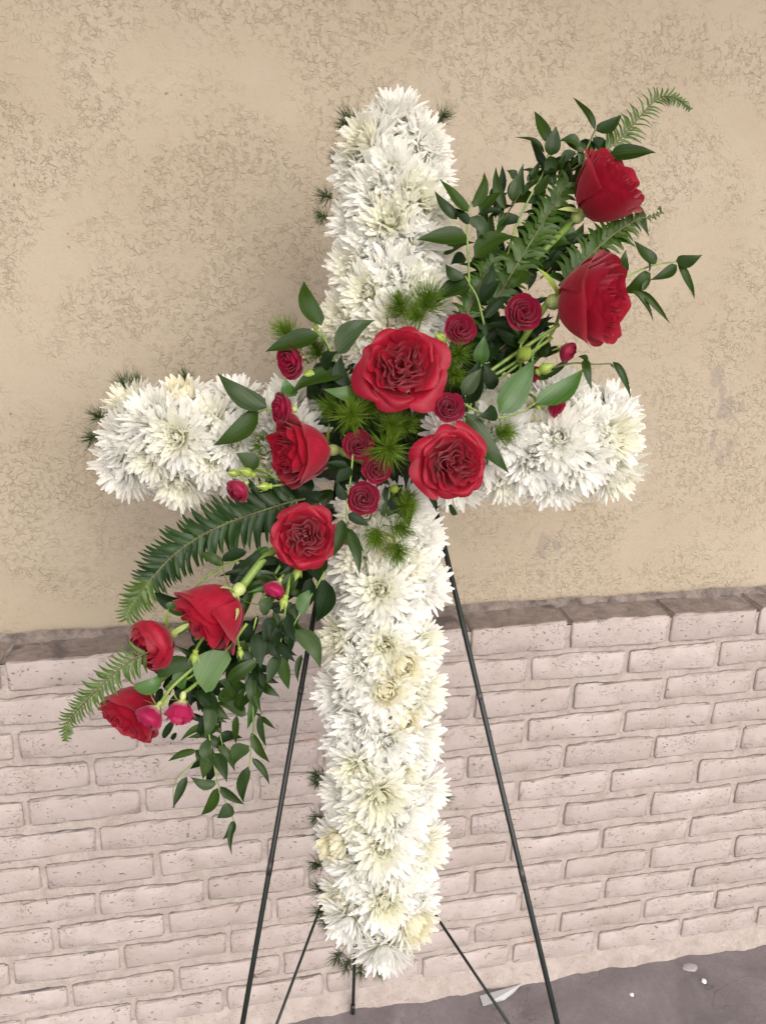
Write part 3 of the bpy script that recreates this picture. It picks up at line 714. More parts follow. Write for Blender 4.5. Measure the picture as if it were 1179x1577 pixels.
SP = [  # px,py,r,axis,Z,kind,mat,label
 (450, 556, 27, (-.55, -.25, .6), .955, 'small', 'small crimson spray rose under the broad leaf left of the largest rose', 1.0),
 (436, 630, 26, (-.8, -.05, .45), .955, 'small', 'small crimson spray rose touching the top of the left-facing rose', 1.0),
 (368, 754, 22, (-.5, -.55, .5), .955, 'bud', 'round pink spray rose bud hanging under the left arm', 1.0),
 (708, 508, 24, (.1, .1, 1), .95, 'small', 'dark crimson spray rose above and right of the largest rose', 1.0),
 (804, 482, 28, (.15, -.05, 1), .95, 'small', 'open crimson spray rose left of the tall right-facing rose', 1.0),
 (872, 541, 18, (.6, -.5, .4), .965, 'bud', 'round crimson bud dangling below the tall right-facing rose', 1.0),
 (856, 622, 22, (.7, -.35, .3), .965, 'small', 'crimson spray rose half hidden behind a striped leaf on the right arm', 1.0),
 (820, 576, 12, (.5, -.2, .8), .975, 'small', 'tiny dark crimson bud peeping out between two striped leaves', 1.0),
 (691, 628, 23, (0, .1, 1), .93, 'small', 'crimson spray rose wedged between the two biggest front roses', 1.0),
 (551, 686, 23, (.1, .1, 1), .945, 'small', 'crimson spray rose tucked under bright green needles in the middle', 1.0),
 (579, 723, 22, (.15, .05, 1), .94, 'small', 'crimson spray rose just below and right of another in the middle', 1.0),
 (559, 768, 25, (0, .1, 1), .925, 'small', 'lowest round crimson spray rose in the middle, showing its whorl', 1.0)]
for i, (px, py, rr, ax, Z, kd, lab, zz2) in enumerate(SP):
    rose('spray_rose', lab, 'rose', px, py, rr * 1.08, ax, Z, kd, 40 + i, M_SPRAY, GS, i * .7, None, 4, zz2, True, 1.0)
rose('spray_rose', 'magenta bud with a pale base half open beside the shaft, under the frilly rose', 'rose', 424, 907, 22, (-.35, -.7, .3), .97, 'bud', 61, M_SPRAYP, GS, 0, (5, (445, 870, .98)), 4, 1.0, True, .9)
rose('spray_rose', 'dark magenta bud hanging in front of the lowest left rose', 'rose', 233, 1102, 27, (-.45, -.65, .35), .93, 'bud', 62, M_SPRAYP, GS, 0, (6, (268, 1055, .95), (318, 1012, .96)), 5, 1.05, True, 1.2)
rose('spray_rose', 'long magenta bud pointing straight down at the lower left', 'rose', 278, 1096, 25, (-.12, -1, .2), .94, 'small', 63, M_SPRAYP, GS, 0, (6, (305, 1050, .96), (350, 1000, .97)), 5, 1.45, True, 1.0)
rose('spray_rose', 'deep red rose in shade behind the stems at the lower left', 'rose', 298, 1030, 25, (-.4, -.5, .5), 1.01, 'small', 64, M_SPRAY, GS, 0, None, 2, 1, False)
rose('spray_rose', 'sliver of red rose showing behind the hanging leaves left of the shaft', 'rose', 400, 1000, 20, (.2, -.7, .3), 1.01, 'small', 65, M_SPRAY, GS, 0, None, 2, 1, False)
# green buds
def bud(px, py, rpx, axis, Z, label, stem, m=None):
    ax = vec(*axis).normalized(); s = rpx * Z / FPX; M = frame(at(px, py, Z), ax, s=s)
    t = thing('rose_bud', label, 'flower bud', M, 'green rose buds'); r = random.Random(px)
    V = []; F = []; prof = [(.15, -1.5), (.55, -1.35), (.60, -1.05), (.45, -.85), (.80, -.45), (.92, 0), (.75, .55), (.38, 1.1), (.08, 1.6), (.02, 2.0)]; sg = 12
    for (a, b) in prof:
        for k in range(sg):
            q = 1 + .07 * math.cos(5 * 6.283 * k / sg); V.append((a * q * math.cos(6.283 * k / sg), a * q * math.sin(6.283 * k / sg), b))
    for i in range(len(prof) - 1):
        for k in range(sg): F.append((i * sg + k, i * sg + (k + 1) % sg, (i + 1) * sg + (k + 1) % sg, (i + 1) * sg + k))
    link('bud_body', mesh('bud_body', V, F), m or M_BUD, t)
    for i in range(3): link('sepal', sepal_mesh(r, i * 2.1, 2.3, .28, math.radians(55), math.radians(40), -.8, .45), M_CALYX, t)
    Mi = M.inverted(); P = smooth_path([at(px, py, Z) - ax * s * 1.4] + [at(*q) for q in stem], 5)
    V, F = tube(P, .0016, .0018, 6); link('stem', mesh('stem', [Mi @ v for v in V], F), M_STEM, t)
for a in [(478, 577, 9, (-.5, -.1, .6), .955, 'plump green bud below the spray rose under the broad leaf', [(500, 565, .98), (520, 580, 1.0)]),
          (361, 729, 7, (-1, .05, .3), .96, 'slim green bud pointing left at the lower edge of the left arm', [(395, 724, .98), (430, 735, 1.0)]),
          (381, 728, 9, (-.8, .3, .5), .955, 'rounder green bud just right of the slim one by the left arm', [(410, 735, .98), (440, 735, 1.0)]),
          (408, 749, 8, (-1, -.05, .3), .95, 'green bud pointing left on a thin stalk under the left-facing rose', [(440, 745, .96), (470, 735, .99)]),
          (678, 521, 9, (-.6, .2, .8), .945, 'green bud squeezed between the largest rose and the dark crimson one', [(690, 540, .98), (700, 560, 1.0)]),
          (807, 545, 13, (.2, .3, .9), .965, 'plump olive bud left of the dangling round crimson bud', [(800, 570, .99), (790, 590, 1.0)]),
          (838, 568, 10, (.8, .35, .5), .955, 'yellow-green bud above the right-hand striped leaf', [(815, 580, .98), (790, 600, 1.0)]),
          (828, 626, 5, (.2, -.8, .5), .955, 'tiny yellow bud under the right-hand striped leaf', [(820, 610, .97), (800, 600, .99)]),
          (607, 753, 8, (.1, .3, 1), .955, 'tiny cream bud right of the lowest middle spray rose', [(605, 775, .98), (600, 790, 1.0)]),
          (437, 927, 8, (-.3, -.9, .3), .96, 'long green bud hanging right of the magenta bud', [(445, 895, .97), (452, 870, .99)]),
          (458, 882, 8, (-.2, -.8, .5), .965, 'green bud just beneath the frilly rose', [(450, 860, .98), (445, 850, .99)]),
          (300, 1012, 8, (-.1, -1, .3), .95, 'slender green bud over the lower left stems', [(308, 990, .96), (330, 960, .98)]),
          (486, 504, 5, (0, .8, .5), .96, 'tiny orange-brown bud between two broad leaves at the left', [(500, 525, .97), (512, 550, .99)]),
          (370, 1005, 6, (.2, -.9, .3), .95, 'small bright green bud below the face-down rose', [(366, 985, .96), (370, 960, .98)])]:
    bud(*a)

# ------------------------------------------------------------------ leaves
def leaf_mesh(kind, bend, side, fold, seed):
    r = random.Random(seed); V = []; F = []; A = []; n = 9
    for i in range(n + 1):
        t = i / n
        if kind == 'ruscus': w = (t ** .60) * ((1 - t) ** 1.2) / .3050 / 2 * .90
        elif kind == 'rose': w = (t ** .55) * ((1 - t) ** .60) / .451 / 2
        else: w = (min(1, t * 9) * .5) * (1 - t) ** .55 * (1 + .10 * math.sin(t * 40 + seed))
        x0 = side * (math.sin(t * math.pi) * .9)
        y = t * (1 - .12 * bend * t); z = -bend * t * t * .55 + .05 * math.sin(t * 3.1) + .012 * math.sin(t * 9 + seed)
        for q in (-1, -.5, 0, .5, 1):
            V.append((x0 / .3 + q * w, y, z + fold * abs(q) * w)); A.append(t)
    for i in range(n):
        for q in range(4): a = i * 5 + q; F.append((a, a + 1, a + 6, a + 5))
    return mesh('leaf_' + kind, V, F, True, A)
LM = {}
for kd in ('ruscus', 'rose', 'fern'):
    for b in (0, 1, 2):
        for sd in (0, 1, 2):
            LM[kd, b, sd] = leaf_mesh(kd, (.12, .45, .9)[b] * (1 if kd != 'fern' else .5), (0, .10, -.10)[sd] * (1 if kd != 'fern' else 1.2), {'ruscus': .10, 'rose': .12, 'fern': .05}[kd], b * 3 + sd)
LMM = {}
def leafdata(kd, b, sd, m):
    key = (kd, b, sd, m.name)
    if key not in LMM:
        me = LM[kd, b, sd].copy(); me.materials.append(m); LMM[key] = me
    return LMM[key]
def add_leaf(parent, base, tip, wpx, m, kd='ruscus', b=None, sd=None, tilt=None, name='leaf', Z=1.0):
    y = tip - base; L = y.length; yn = y / L
    nrm = vec(rnd.uniform(-.35, .35), rnd.uniform(-.1, .6), 1) if tilt is None else vec(*tilt)
    x = yn.cross(nrm).normalized(); z = x.cross(yn); w = wpx * Z / FPX
    b = rnd.choice((0, 0, 1)) if b is None else b; sd = rnd.choice((0, 1, 2)) if sd is None else sd
    sx, sy, sz = w, L, (L if kd != 'fern' else L)
    M = Matrix(((x.x * sx, yn.x * sy, z.x * sz, base.x), (x.y * sx, yn.y * sy, z.y * sz, base.y), (x.z * sx, yn.z * sy, z.z * sz, base.z), (0, 0, 0, 1)))
    return link(name, leafdata(kd, b, sd, m), None, parent, parent.matrix_basis.inverted() @ M)
def sprig(label, stem, leaves, Z0, Z1=None, m=None, kd='ruscus', sw=4, group='sprigs of broad green foliage', cat='foliage sprig', sm=None, name='ruscus_sprig'):
    Z1 = Z1 or Z0; n = len(stem); pts = [at(x, y, Z0 + (Z1 - Z0) * i / (n - 1)) for i, (x, y) in enumerate(stem)]
    t = thing(name, label, cat, Matrix.Translation(pts[0]), group)
    V, F = tube([p - pts[0] for p in smooth_path(pts, 4)], sw * Z0 / FPX / 2, sw * Z0 / FPX / 3.5, 6)
    link('stem', mesh('stem', V, F), sm or M_STEM, t)
    for lf in leaves:
        bx, by, tx, ty, w = lf[:5]; mm = lf[5] if len(lf) > 5 and lf[5] else (m or M_LEAF)
        b = lf[6] if len(lf) > 6 else None; tl = lf[7] if len(lf) > 7 else None
        i = min(range(n), key=lambda q: (stem[q][0] - bx) ** 2 + (stem[q][1] - by) ** 2); Zb = Z0 + (Z1 - Z0) * i / (n - 1)
        Zt = Zb + rnd.uniform(-.018, .012)
        add_leaf(t, at(bx, by, Zb), at(tx, ty, Zt), w * rnd.uniform(.9, 1.08), mm, kd, b, None, tl, Z=Zb)
    return t
LV, LD, LL = M_LEAFV, M_LEAFD, M_LEAFL
sprig('sprig of pointed leaves fanning up beside the top arm, right of the white flowers', [(722, 450), (721, 400), (719, 366), (720, 330), (727, 310)],
      [(721, 327, 679, 272, 26), (727, 320, 747, 261, 20), (738, 326, 772, 292, 20), (704, 338, 672, 288, 19), (735, 331, 779, 326, 14, LD), (722, 335, 748, 368, 24), (720, 366, 640, 367, 36, None, 0, (0, .25, 1)), (722, 345, 696, 318, 18, LD), (718, 400, 692, 408, 22, LD), (730, 398, 798, 361, 38, None, 0, (.1, .5, 1))], .985, .975)
sprig('tall sprig of narrow leaves reaching up to the left of the topmost rose', [(775, 420), (790, 360), (812, 310), (838, 262), (845, 225)],
      [(838, 236, 797, 200, 13), (845, 222, 822, 168, 22), (847, 240, 856, 193, 27), (893, 224, 862, 213, 17), (885, 233, 862, 258, 18), (777, 322, 763, 250, 17), (788, 307, 800, 262, 18), (803, 300, 806, 250, 15), (811, 280, 830, 246, 13), (792, 276, 779, 262, 14), (812, 312, 842, 290, 18, LD), (800, 335, 770, 345, 16, LD), (822, 300, 846, 262, 20), (838, 262, 862, 262, 16, LD), (846, 240, 852, 285, 20), (830, 280, 815, 255, 14), (856, 262, 866, 235, 16)], 1.0, .99)
sprig('three-leaved sprig standing highest above the topmost rose', [(890, 300), (900, 240), (909, 215), (916, 200)],
      [(916, 200, 887, 133, 16), (917, 202, 957, 174, 27), (900, 232, 863, 212, 17), (937, 241, 1011, 232, 31, None, 0, (0, .3, 1)), (912, 212, 935, 250, 20, LD), (890, 262, 925, 270, 14, LD)], 1.0, .995, sm=M_TWIG)
sprig('loose sprig of curling leaves stretching far out to the right past the roses', [(870, 450), (925, 437), (955, 430), (985, 416), (1010, 407), (1042, 403)],
      [(1010, 406, 982, 364, 24, None, 1), (1040, 402, 1081, 391, 22), (1042, 405, 1089, 456, 15, None, 2), (1041, 408, 1000, 430, 22), (1001, 420, 952, 448, 26), (961, 421, 965, 384, 20), (972, 448, 1019, 483, 11, None, 2), (985, 448, 1036, 494, 11, None, 2), (998, 420, 996, 398, 7), (997, 432, 988, 452, 8)], .99, 1.0)
sprig('thin sprig with two drooping leaves above the right arm', [(850, 566), (884, 559), (912, 561), (940, 560)],
      [(900, 552, 916, 597, 15, None, 1), (943, 557, 980, 606, 13, None, 2), (905, 556, 889, 549, 10), (940, 560, 945, 568, 4)], .98, .99, sm=M_TWIG)
sprig('curled leaf sprig poking out to the right beneath the topmost rose', [(900, 370), (930, 350), (965, 325), (978, 318)],
      [(978, 315, 1006, 360, 18, None, 1), (880, 374, 932, 368, 15, LD), (935, 352, 985, 338, 16, LD), (905, 372, 925, 350, 14), (925, 366, 982, 380, 14, LV)], 1.0, 1.0)
sprig('sprig with two large cream-striped leaves lying over the right arm', [(715, 622), (735, 634), (765, 643), (800, 636), (824, 620)],
      [(768, 637, 826, 551, 44, LV, 0, (.3, .1, 1)), (824, 622, 900, 564, 38, LV, 0, (0, .3, 1)), (762, 628, 736, 640, 26, LD), (716, 636, 789, 729, 38, None, 0, (.3, .3, 1)), (712, 608, 742, 566, 26)], .955, .95)
sprig('dull grey-green leaves standing between the largest rose and the right-hand roses', [(720, 640), (728, 610), (736, 580), (745, 545)],
      [(722, 622, 738, 552, 36, M_LEAFD), (738, 562, 746, 516, 27, LV), (722, 660, 700, 560, 24, LD), (760, 600, 745, 560, 24, LD), (740, 560, 770, 520, 20, LD)], .985, .985)
sprig('broad pointed leaf with a companion beside the upper arm, above the dark crimson rose', [(745, 500), (735, 460), (724, 440), (716, 425)],
      [(724, 442, 667, 469, 38, None, 0, (0, .4, 1)), (712, 430, 686, 405, 24), (738, 465, 770, 430, 26, LD), (806, 416, 788, 442, 28), (735, 460, 760, 400, 22, LD), (745, 490, 790, 455, 18, LD), (750, 500, 800, 520, 18, LD)], .975, .97)
sprig('sprig with one upright and one sideways broad leaf at the left of the largest rose', [(545, 590), (520, 560), (504, 530), (494, 505)],
      [(495, 502, 468, 428, 35, None, 0, (.2, .1, 1)), (491, 517, 406, 540, 38, None, 0, (0, .35, 1)), (518, 545, 578, 491, 36, None, 0), (530, 578, 444, 606, 36, None, 0), (566, 600, 497, 598, 28, LV, 0), (533, 596, 526, 545, 24, LD), (455, 610, 440, 580, 27, LV), (500, 570, 520, 540, 22, LD)], .955, .95)
sprig('pair of broad leaves pointing left over the left arm', [(450, 640), (425, 634), (411, 630), (398, 636)],
      [(411, 628, 335, 572, 38, None, 0, (0, .3, 1)), (398, 634, 325, 685, 38, None, 0, (0, .3, 1))], .955, .965)
sprig('single short leaf above the hanging round bud under the left arm', [(440, 745), (415, 730), (398, 719)], [(398, 719, 363, 697, 28, None, 0), (425, 745, 395, 760, 20, LD)], .96, .965)
sprig('two long leaves hanging down over the shaft below the crossing', [(543, 700), (540, 735), (534, 770), (533, 802)],
      [(527, 800, 511, 858, 23, None, 0), (532, 812, 553, 886, 21, None, 0), (535, 792, 570, 810, 20, LD), (540, 822, 562, 852, 7), (536, 718, 500, 712, 14, LD), (541, 720, 515, 745, 22, LD), (534, 770, 520, 740, 20, LD)], .925, .92, sw=3)
sprig('dull dark leaves lying on the shaft right of the lowest middle spray rose', [(600, 750), (598, 775), (600, 800)],
      [(600, 765, 630, 812, 40, LD, 0), (585, 790, 620, 790, 30, M_LEAF), (590, 770, 625, 745, 26, LD), (660, 760, 672, 790, 12, LD), (690, 778, 706, 792, 14, LD)], .965, .965)
sprig('dark leaves crossing the easel leg left of the shaft', [(500, 880), (478, 920), (456, 955), (448, 975)],
      [(455, 969, 494, 1031, 30, None, 0), (463, 946, 485, 905, 25, LV), (500, 892, 484, 960, 40, LD), (480, 890, 455, 945, 30, LD), (470, 870, 500, 905, 28, LD), (455, 880, 432, 930, 24), (490, 880, 500, 850, 20)], .975, .97, sw=3)
sprig('cluster of dark leaves under the magenta bud', [(445, 900), (438, 950), (432, 990), (430, 1012)],
      [(428, 1010, 411, 1054, 24, None, 0), (431, 1010, 445, 1064, 22, None, 0), (430, 990, 412, 960, 24, LD), (436, 960, 452, 985, 18, LD), (440, 970, 446, 1012, 16, LD), (425, 990, 455, 1020, 16, LD), (410, 990, 435, 1018, 20, LD), (405, 948, 428, 915, 22), (420, 950, 405, 990, 24, LD), (446, 945, 456, 990, 18, LD)], .96, .965, sw=3)
sprig('long trailing sprig hanging straight down left of the shaft, small leaves at its end', [(395, 950), (385, 1000), (388, 1060), (390, 1110), (387, 1150), (383, 1185)],
      [(379, 1102, 330, 1082, 21, None, 0), (368, 1094, 375, 1062, 21), (399, 1100, 411, 1152, 13), (403, 1104, 424, 1123, 9), (387, 1128, 414, 1184, 17), (383, 1148, 359, 1181, 26, None, 0), (388, 1167, 416, 1210, 12), (382, 1180, 375, 1239, 21, None, 0), (386, 1000, 378, 1050, 24), (384, 1035, 380, 1085, 22), (390, 1040, 396, 1098, 18), (396, 1055, 403, 1100, 12), (376, 985, 370, 1035, 22), (395, 975, 402, 1030, 26, LD), (388, 1030, 408, 1065, 18, LD), (385, 960, 372, 1000, 24, LD), (394, 1098, 404, 1108, 5)], .965, .97, sw=3)
sprig('longest trailing sprig with curling leaf tips reaching lowest at the lower left', [(345, 1000), (330, 1060), (322, 1120), (328, 1170), (337, 1210), (352, 1245), (361, 1265)],
      [(320, 1085, 314, 1140, 24), (303, 1155, 257, 1174, 12), (288, 1196, 265, 1246, 17, None, 0), (332, 1118, 317, 1140, 18), (336, 1148, 363, 1191, 17), (328, 1160, 348, 1206, 24), (324, 1150, 312, 1202, 26), (333, 1208, 293, 1196, 18), (336, 1213, 307, 1258, 20, None, 0), (338, 1211, 377, 1241, 16), (359, 1243, 335, 1258, 22, None, 2), (361, 1264, 341, 1294, 15), (361, 1265, 356, 1318, 10, None, 0), (366, 1072, 335, 1048, 26), (373, 1060, 356, 1044, 18), (326, 1075, 300, 1100, 20, LD), (315, 1100, 300, 1140, 16, LD), (330, 1040, 345, 1075, 22, LD), (308, 1155, 296, 1170, 14), (318, 1138, 330, 1180, 22)], .97, .98, sw=3)
sprig('thin bent twig looping left of the longest trailing sprig', [(303, 1170), (290, 1182), (275, 1195), (267, 1215), (268, 1236)], [], .98, .98, sw=2.2)
sprig('thin bent twig looping right of the longest trailing sprig', [(322, 1100), (334, 1118), (341, 1140), (344, 1156)], [(344, 1150, 336, 1140, 6)], .98, .98, sw=2.2)
sprig('pale matt rose leaf hanging below the face-down rose with smaller ones around it', [(380, 960), (350, 1000), (320, 1020), (290, 1045), (262, 1050)],
      [(352, 1003, 316, 1068, 44, LL, 0, (.2, .4, 1)), (288, 1030, 280, 1063, 24, LV), (250, 1045, 205, 1058, 26, LV), (300, 1020, 240, 1042, 26, M_LEAF), (350, 1050, 392, 1018, 22, M_LEAF), (268, 1110, 250, 1138, 12, LD), (262, 1095, 285, 1062, 14, LD), (310, 1060, 332, 1095, 26, LD), (300, 1066, 322, 1088, 20, LD), (272, 1128, 264, 1140, 8, LD), (345, 1058, 362, 1078, 26)], .955, .96, kd='rose', sw=5, name='rose_leaf_sprig')
sprig('dark leaf sprig tucked between the big fern and the face-down rose', [(370, 860), (330, 880), (300, 905), (280, 930), (262, 935)],
      [(300, 930, 236, 914, 26, LD, 0), (345, 870, 310, 850, 18), (285, 945, 255, 930, 20, LV), (380, 850, 340, 862, 20, LD), (360, 880, 400, 850, 24, LD), (300, 960, 330, 1000, 22, LD)], .985, .99, kd='rose', name='rose_leaf_sprig')
# dense dark greenery behind the roses where the arms meet
for q, (x, y, w_, h_, n, lab) in enumerate([(555, 650, 90, 60, 22, 'dark leaves filling the gap under the largest rose'), (640, 670, 70, 60, 18, 'dark leaves between the two biggest front roses'),
        (490, 790, 80, 50, 16, 'dark leaves behind the frilly rose left of the shaft'), (560, 735, 60, 60, 16, 'dark leaves behind the middle spray roses'), (745, 520, 70, 80, 26, 'dark leaves right of the dark crimson spray rose'),
        (790, 540, 70, 60, 22, 'olive stems and leaves below the open crimson spray rose'), (500, 590, 70, 60, 16, 'dark leaves left of the largest rose'), (780, 420, 70, 60, 20, 'dark leaves under the bare rose stem at upper right'),
        (860, 400, 50, 60, 16, 'dark leaves between the two upper right roses'), (840, 330, 40, 50, 14, 'dark leaves left of the topmost rose calyx'), (440, 880, 60, 50, 16, 'dark leaves under the frilly rose by the easel leg'), (330, 1000, 60, 40, 16, 'dark leaves below the face-down rose'),
        (700, 580, 40, 60, 10, 'dark leaves between the largest rose and the right arm'), (420, 790, 50, 30, 10, 'dark leaves under the left-facing rose'), (395, 900, 40, 40, 12, 'dark leaves right of the face-down rose'), (270, 1050, 50, 30, 10, 'dark leaves around the lower left stems')]):
    lv = []
    for _ in range(n):
        bx = x + rnd.uniform(-.6, .6) * w_ * .8; by = y + rnd.uniform(-.6, .6) * h_ * .8; a = rnd.uniform(0, 6.28); L = rnd.uniform(34, 56)
        lv.append((bx, by, bx + L * math.cos(a) * .9, by + L * math.sin(a) * .8, rnd.uniform(18, 30), rnd.choice((LD, LD, LD, M_LEAF, LV if q in (4, 5, 7, 8, 9) else LD))))
    sprig(lab, [(x - 10, y + 20), (x, y), (x + 12, y - 22)], lv, 1.0 if q in (0, 1, 2, 3, 6, 12, 13) else 1.02, None, kd=rnd.choice(('ruscus', 'rose')), group='dark filler foliage', sm=M_TWIG, name='leaf_cluster')
for lab, (x, y, w_, h_), n, ang in [('narrow pointed leaves massed between the top arm and the bare rose stem', (780, 330, 85, 85), 22, -1.0), ('narrow pointed leaves right of the top arm, above the spray roses', (745, 420, 75, 60), 17, -1.3),
        ('narrow leaves crowding behind the two upper right roses', (860, 400, 60, 80), 15, -.8), ('narrow leaves behind the highest big rose', (865, 270, 50, 60), 18, -1.2), ('pointed leaves behind the olive stem bundle', (790, 520, 90, 60), 20, -.7),
        ('dark narrow leaves hanging beside the trailing sprigs', (390, 1020, 30, 85), 17, 1.5), ('dark narrow leaves hanging among the longest trailing sprig', (325, 1110, 22, 95), 13, 1.5), ('dark narrow leaves hanging by the left easel leg', (440, 950, 36, 70), 14, 1.4),
        ('narrow leaves below the frilly rose', (420, 890, 60, 50), 18, 2.2), ('narrow leaves around the long magenta bud', (310, 1050, 60, 40), 16, 2.0)]:
    lv = []
    for _ in range(n):
        bx = x + rnd.gauss(0, .42) * w_; by = y + rnd.gauss(0, .42) * h_; a = ang + rnd.gauss(0, .9); L = rnd.uniform(32, 62)
        lv.append((bx, by, bx + L * math.cos(a), by + L * math.sin(a), rnd.uniform(11, 18), rnd.choice((LD, LD, M_LEAF, M_LEAF, LV))))
    dx, dy = math.cos(ang) * h_ * .5, math.sin(ang) * h_ * .5
    sprig(lab, [(x - dx, y - dy), (x, y), (x + dx, y + dy)], lv, 1.015 if ang < 0 else .985, None, group='dark filler foliage', sm=M_TWIG, sw=3, name='leaf_cluster')
# loose bare stems
for lab, pts, w_ in [('olive stem bundle running down under the open crimson spray rose', [(860, 500), (800, 540), (750, 575), (720, 600)], 6), ('thin olive stem above the right striped leaf', [(850, 505), (822, 540), (818, 575)], 4),
                ('second olive stem in the bundle right of the largest rose', [(850, 520), (790, 560), (740, 590)], 5), ('third olive stem in the bundle, lower', [(830, 535), (780, 575), (730, 610)], 4),
                ('green stem from the frilly rose down to the magenta bud', [(445, 850), (420, 890), (400, 930)], 5), ('green stem crossing under the face-down rose', [(365, 975), (330, 1000), (290, 1025), (255, 1062)], 6),
                ('thin stem from the lower left rose to the crossing', [(300, 985), (350, 960), (400, 905)], 4), ('pale thin stem above the magenta long bud', [(330, 995), (312, 1040), (292, 1068)], 4)]:
    P = [at(a, b, .985) for a, b in pts]; V, F = tube([p - P[0] for p in smooth_path(P, 5)], w_ * .985 / FPX / 2, seg=7)
    tag(link('cut_stem', mesh('cut_stem', V, F), M_STEM, None, Matrix.Translation(P[0])), lab, 'stem', 'bare green stems')

# ------------------------------------------------------------------ ferns
def fern(label, pts, Zs, lens, m, step=9.0, wr=.125, swapd=1.0, drop=None, mtip=None):
    n = len(pts); P = [at(x, y, Z) for (x, y), Z in zip(pts, Zs)]; P = smooth_path(P, 12)
    t = thing('fern_frond', label, 'fern', Matrix.Translation(P[0]), 'fern fronds')
    V, F = tube([p - P[0] for p in P], .0016, .0006, 6); link('stem', mesh('stem', V, F), M_TWIG, t)
    cum = [0]
    for a, b in zip(P[:-1], P[1:]): cum.append(cum[-1] + (b - a).length)
    tot = cum[-1]; d = 0.012; st = step * Zs[0] / FPX; i = 0
    while d < tot - .001:
        while cum[i + 1] < d: i += 1
        f = d / tot; p = P[i].lerp(P[i + 1], (d - cum[i]) / (cum[i + 1] - cum[i])); tg = (P[i + 1] - P[i]).normalized()
        L = np.interp(f, lens[0], lens[1]) * Zs[0] / FPX
        for s in (-1, 1):
            if drop and rnd.random() < drop: continue
            sd = tg.cross(vec(0, 0, 1)).normalized() * s
            dr = (sd * .93 + tg * (.40 + .3 * f) + vec(rnd.uniform(-.08, .08), rnd.uniform(-.08, .08), rnd.uniform(-.45, .10))).normalized()
            LL_ = L * rnd.uniform(.86, 1.1)
            mm = mtip if (mtip and f > .78) else m
            add_leaf(t, p + dr * .0004, p + dr * LL_, max(4.5, LL_ * FPX / Zs[0] * wr * 1.6), mm, 'fern', rnd.choice((0, 1, 1)), 1 if s * swapd < 0 else 2, (rnd.uniform(-.3, .3), rnd.uniform(-.2, .5), 1), 'leaflet', Zs[0])
        d += st * (1 - .35 * f)
fern('long dark green fern frond sweeping from the crossing down to the left', [(470, 768), (430, 778), (345, 808), (281, 844), (237, 887), (205, 930), (194, 955)], [.985, .985, .985, .985, .98, .975, .97],
     ([0, .2, .6, .9, 1], [62, 60, 52, 34, 16]), M_FERN, 8.0, mtip=M_FERNL)
fern('yellow-green fern tip at the far lower left over the brick', [(240, 1000), (206, 1015), (170, 1043), (134, 1079), (106, 1111), (101, 1141)], [.96, .955, .95, .95, .955, .96],
     ([0, .4, .8, 1], [36, 32, 22, 8]), M_FERNL, 8.0)
fern('curling fern tip rising highest at the upper right', [(880, 262), (905, 245), (945, 222), (980, 185), (1012, 152), (1038, 150), (1063, 168)], [1.0, 1.0, 1.0, .995, .99, .985, .98],
     ([0, .4, .7, .85, 1], [34, 36, 26, 14, 7]), M_FERNL, 7.0, .10, drop=.1)
fern('fern frond crossing behind the bare rose stem at upper right', [(745, 480), (769, 452), (800, 400), (855, 311), (872, 285)], [.99] * 5, ([0, .5, 1], [44, 42, 30]), M_FERNM, 12, .22)
fern('fern frond between the two upper right roses ending in a small spiral', [(860, 440), (900, 400), (945, 360), (980, 338), (1000, 335), (1017, 327), (1014, 318)], [.99, .99, .99, .99, .99, .99, .985],
     ([0, .4, .7, .8, 1], [42, 40, 28, 10, 6]), M_FERNM, 10, .2)
fern('small fern frond above the dark crimson spray rose', [(700, 520), (725, 470), (745, 425), (760, 398)], [.985] * 4, ([0, .5, 1], [34, 34, 24]), M_FERNM, 10, .24)

# ------------------------------------------------------------------ asparagus fern tufts
def tuft_mesh(seed, n=230):
    r = random.Random(seed); V = []; F = []
    ax = 1.0
    for i in range(n):
        h = r.uniform(-.25, .55) ; a = r.uniform(0, 6.283); el = math.radians(r.uniform(-12, 60) + 45 * max(0, h)); L = r.uniform(.55, 1.0) * (1 - .35 * max(0, h))
        d = Vector((math.cos(a) * math.cos(el), math.sin(a) * math.cos(el), math.sin(el))); b = Vector((0, 0, h * .6)) + d * .03
        e = b + d * L + Vector((r.uniform(-.10, .10), r.uniform(-.10, .10), r.uniform(-.05, .28) * L)); m_ = b + d * L * .5
        s = d.orthogonal().normalized(); q = Matrix.Rotation(r.uniform(0, 3.14), 3, d) @ s; q2 = d.cross(q); w = .011
        k = len(V); V += [b + q * w, b - q * w, b + q2 * w, m_ + q * w, m_ - q * w, m_ + q2 * w, e]
        F += [(k, k + 1, k + 4, k + 3), (k + 1, k + 2, k + 5, k + 4), (k + 2, k, k + 3, k + 5), (k + 3, k + 4, k + 6), (k + 4, k + 5, k + 6), (k + 5, k + 3, k + 6)]
    return mesh('needle_tuft', V, F, False)
TM = [[tuft_mesh(i) for i in range(3)], [tuft_mesh(i + 10, 100) for i in range(3)]]
for i in range(3): TM[0][i].materials.append(M_NEED); TM[1][i].materials.append(M_NEEDD)
V, F = tube([Vector((0, 0, -1.3)), Vector((0, 0, .25))], .035, .025, 5); TS = mesh('tuft_stem', V, F); TS.materials.append(M_STEM)
def tuft(px, py, rpx, axis, Z, bright, label):
    M = frame(at(px, py, Z), vec(*axis).normalized(), s=rpx * Z / FPX)
    M = M @ Matrix.Scale(1.32, 4)
    t = thing('asparagus_fern_tuft', label, 'foliage tuft', M, 'bright needle tufts among the roses' if bright else 'dark needle tufts edging the cross')
    o = link('needles', TM[0 if bright else 1][rnd.randrange(3)], None, t, Matrix.Rotation(rnd.uniform(0, 6), 4, 'Z')); o['kind'] = 'stuff'
    link('stem', TS, None, t)
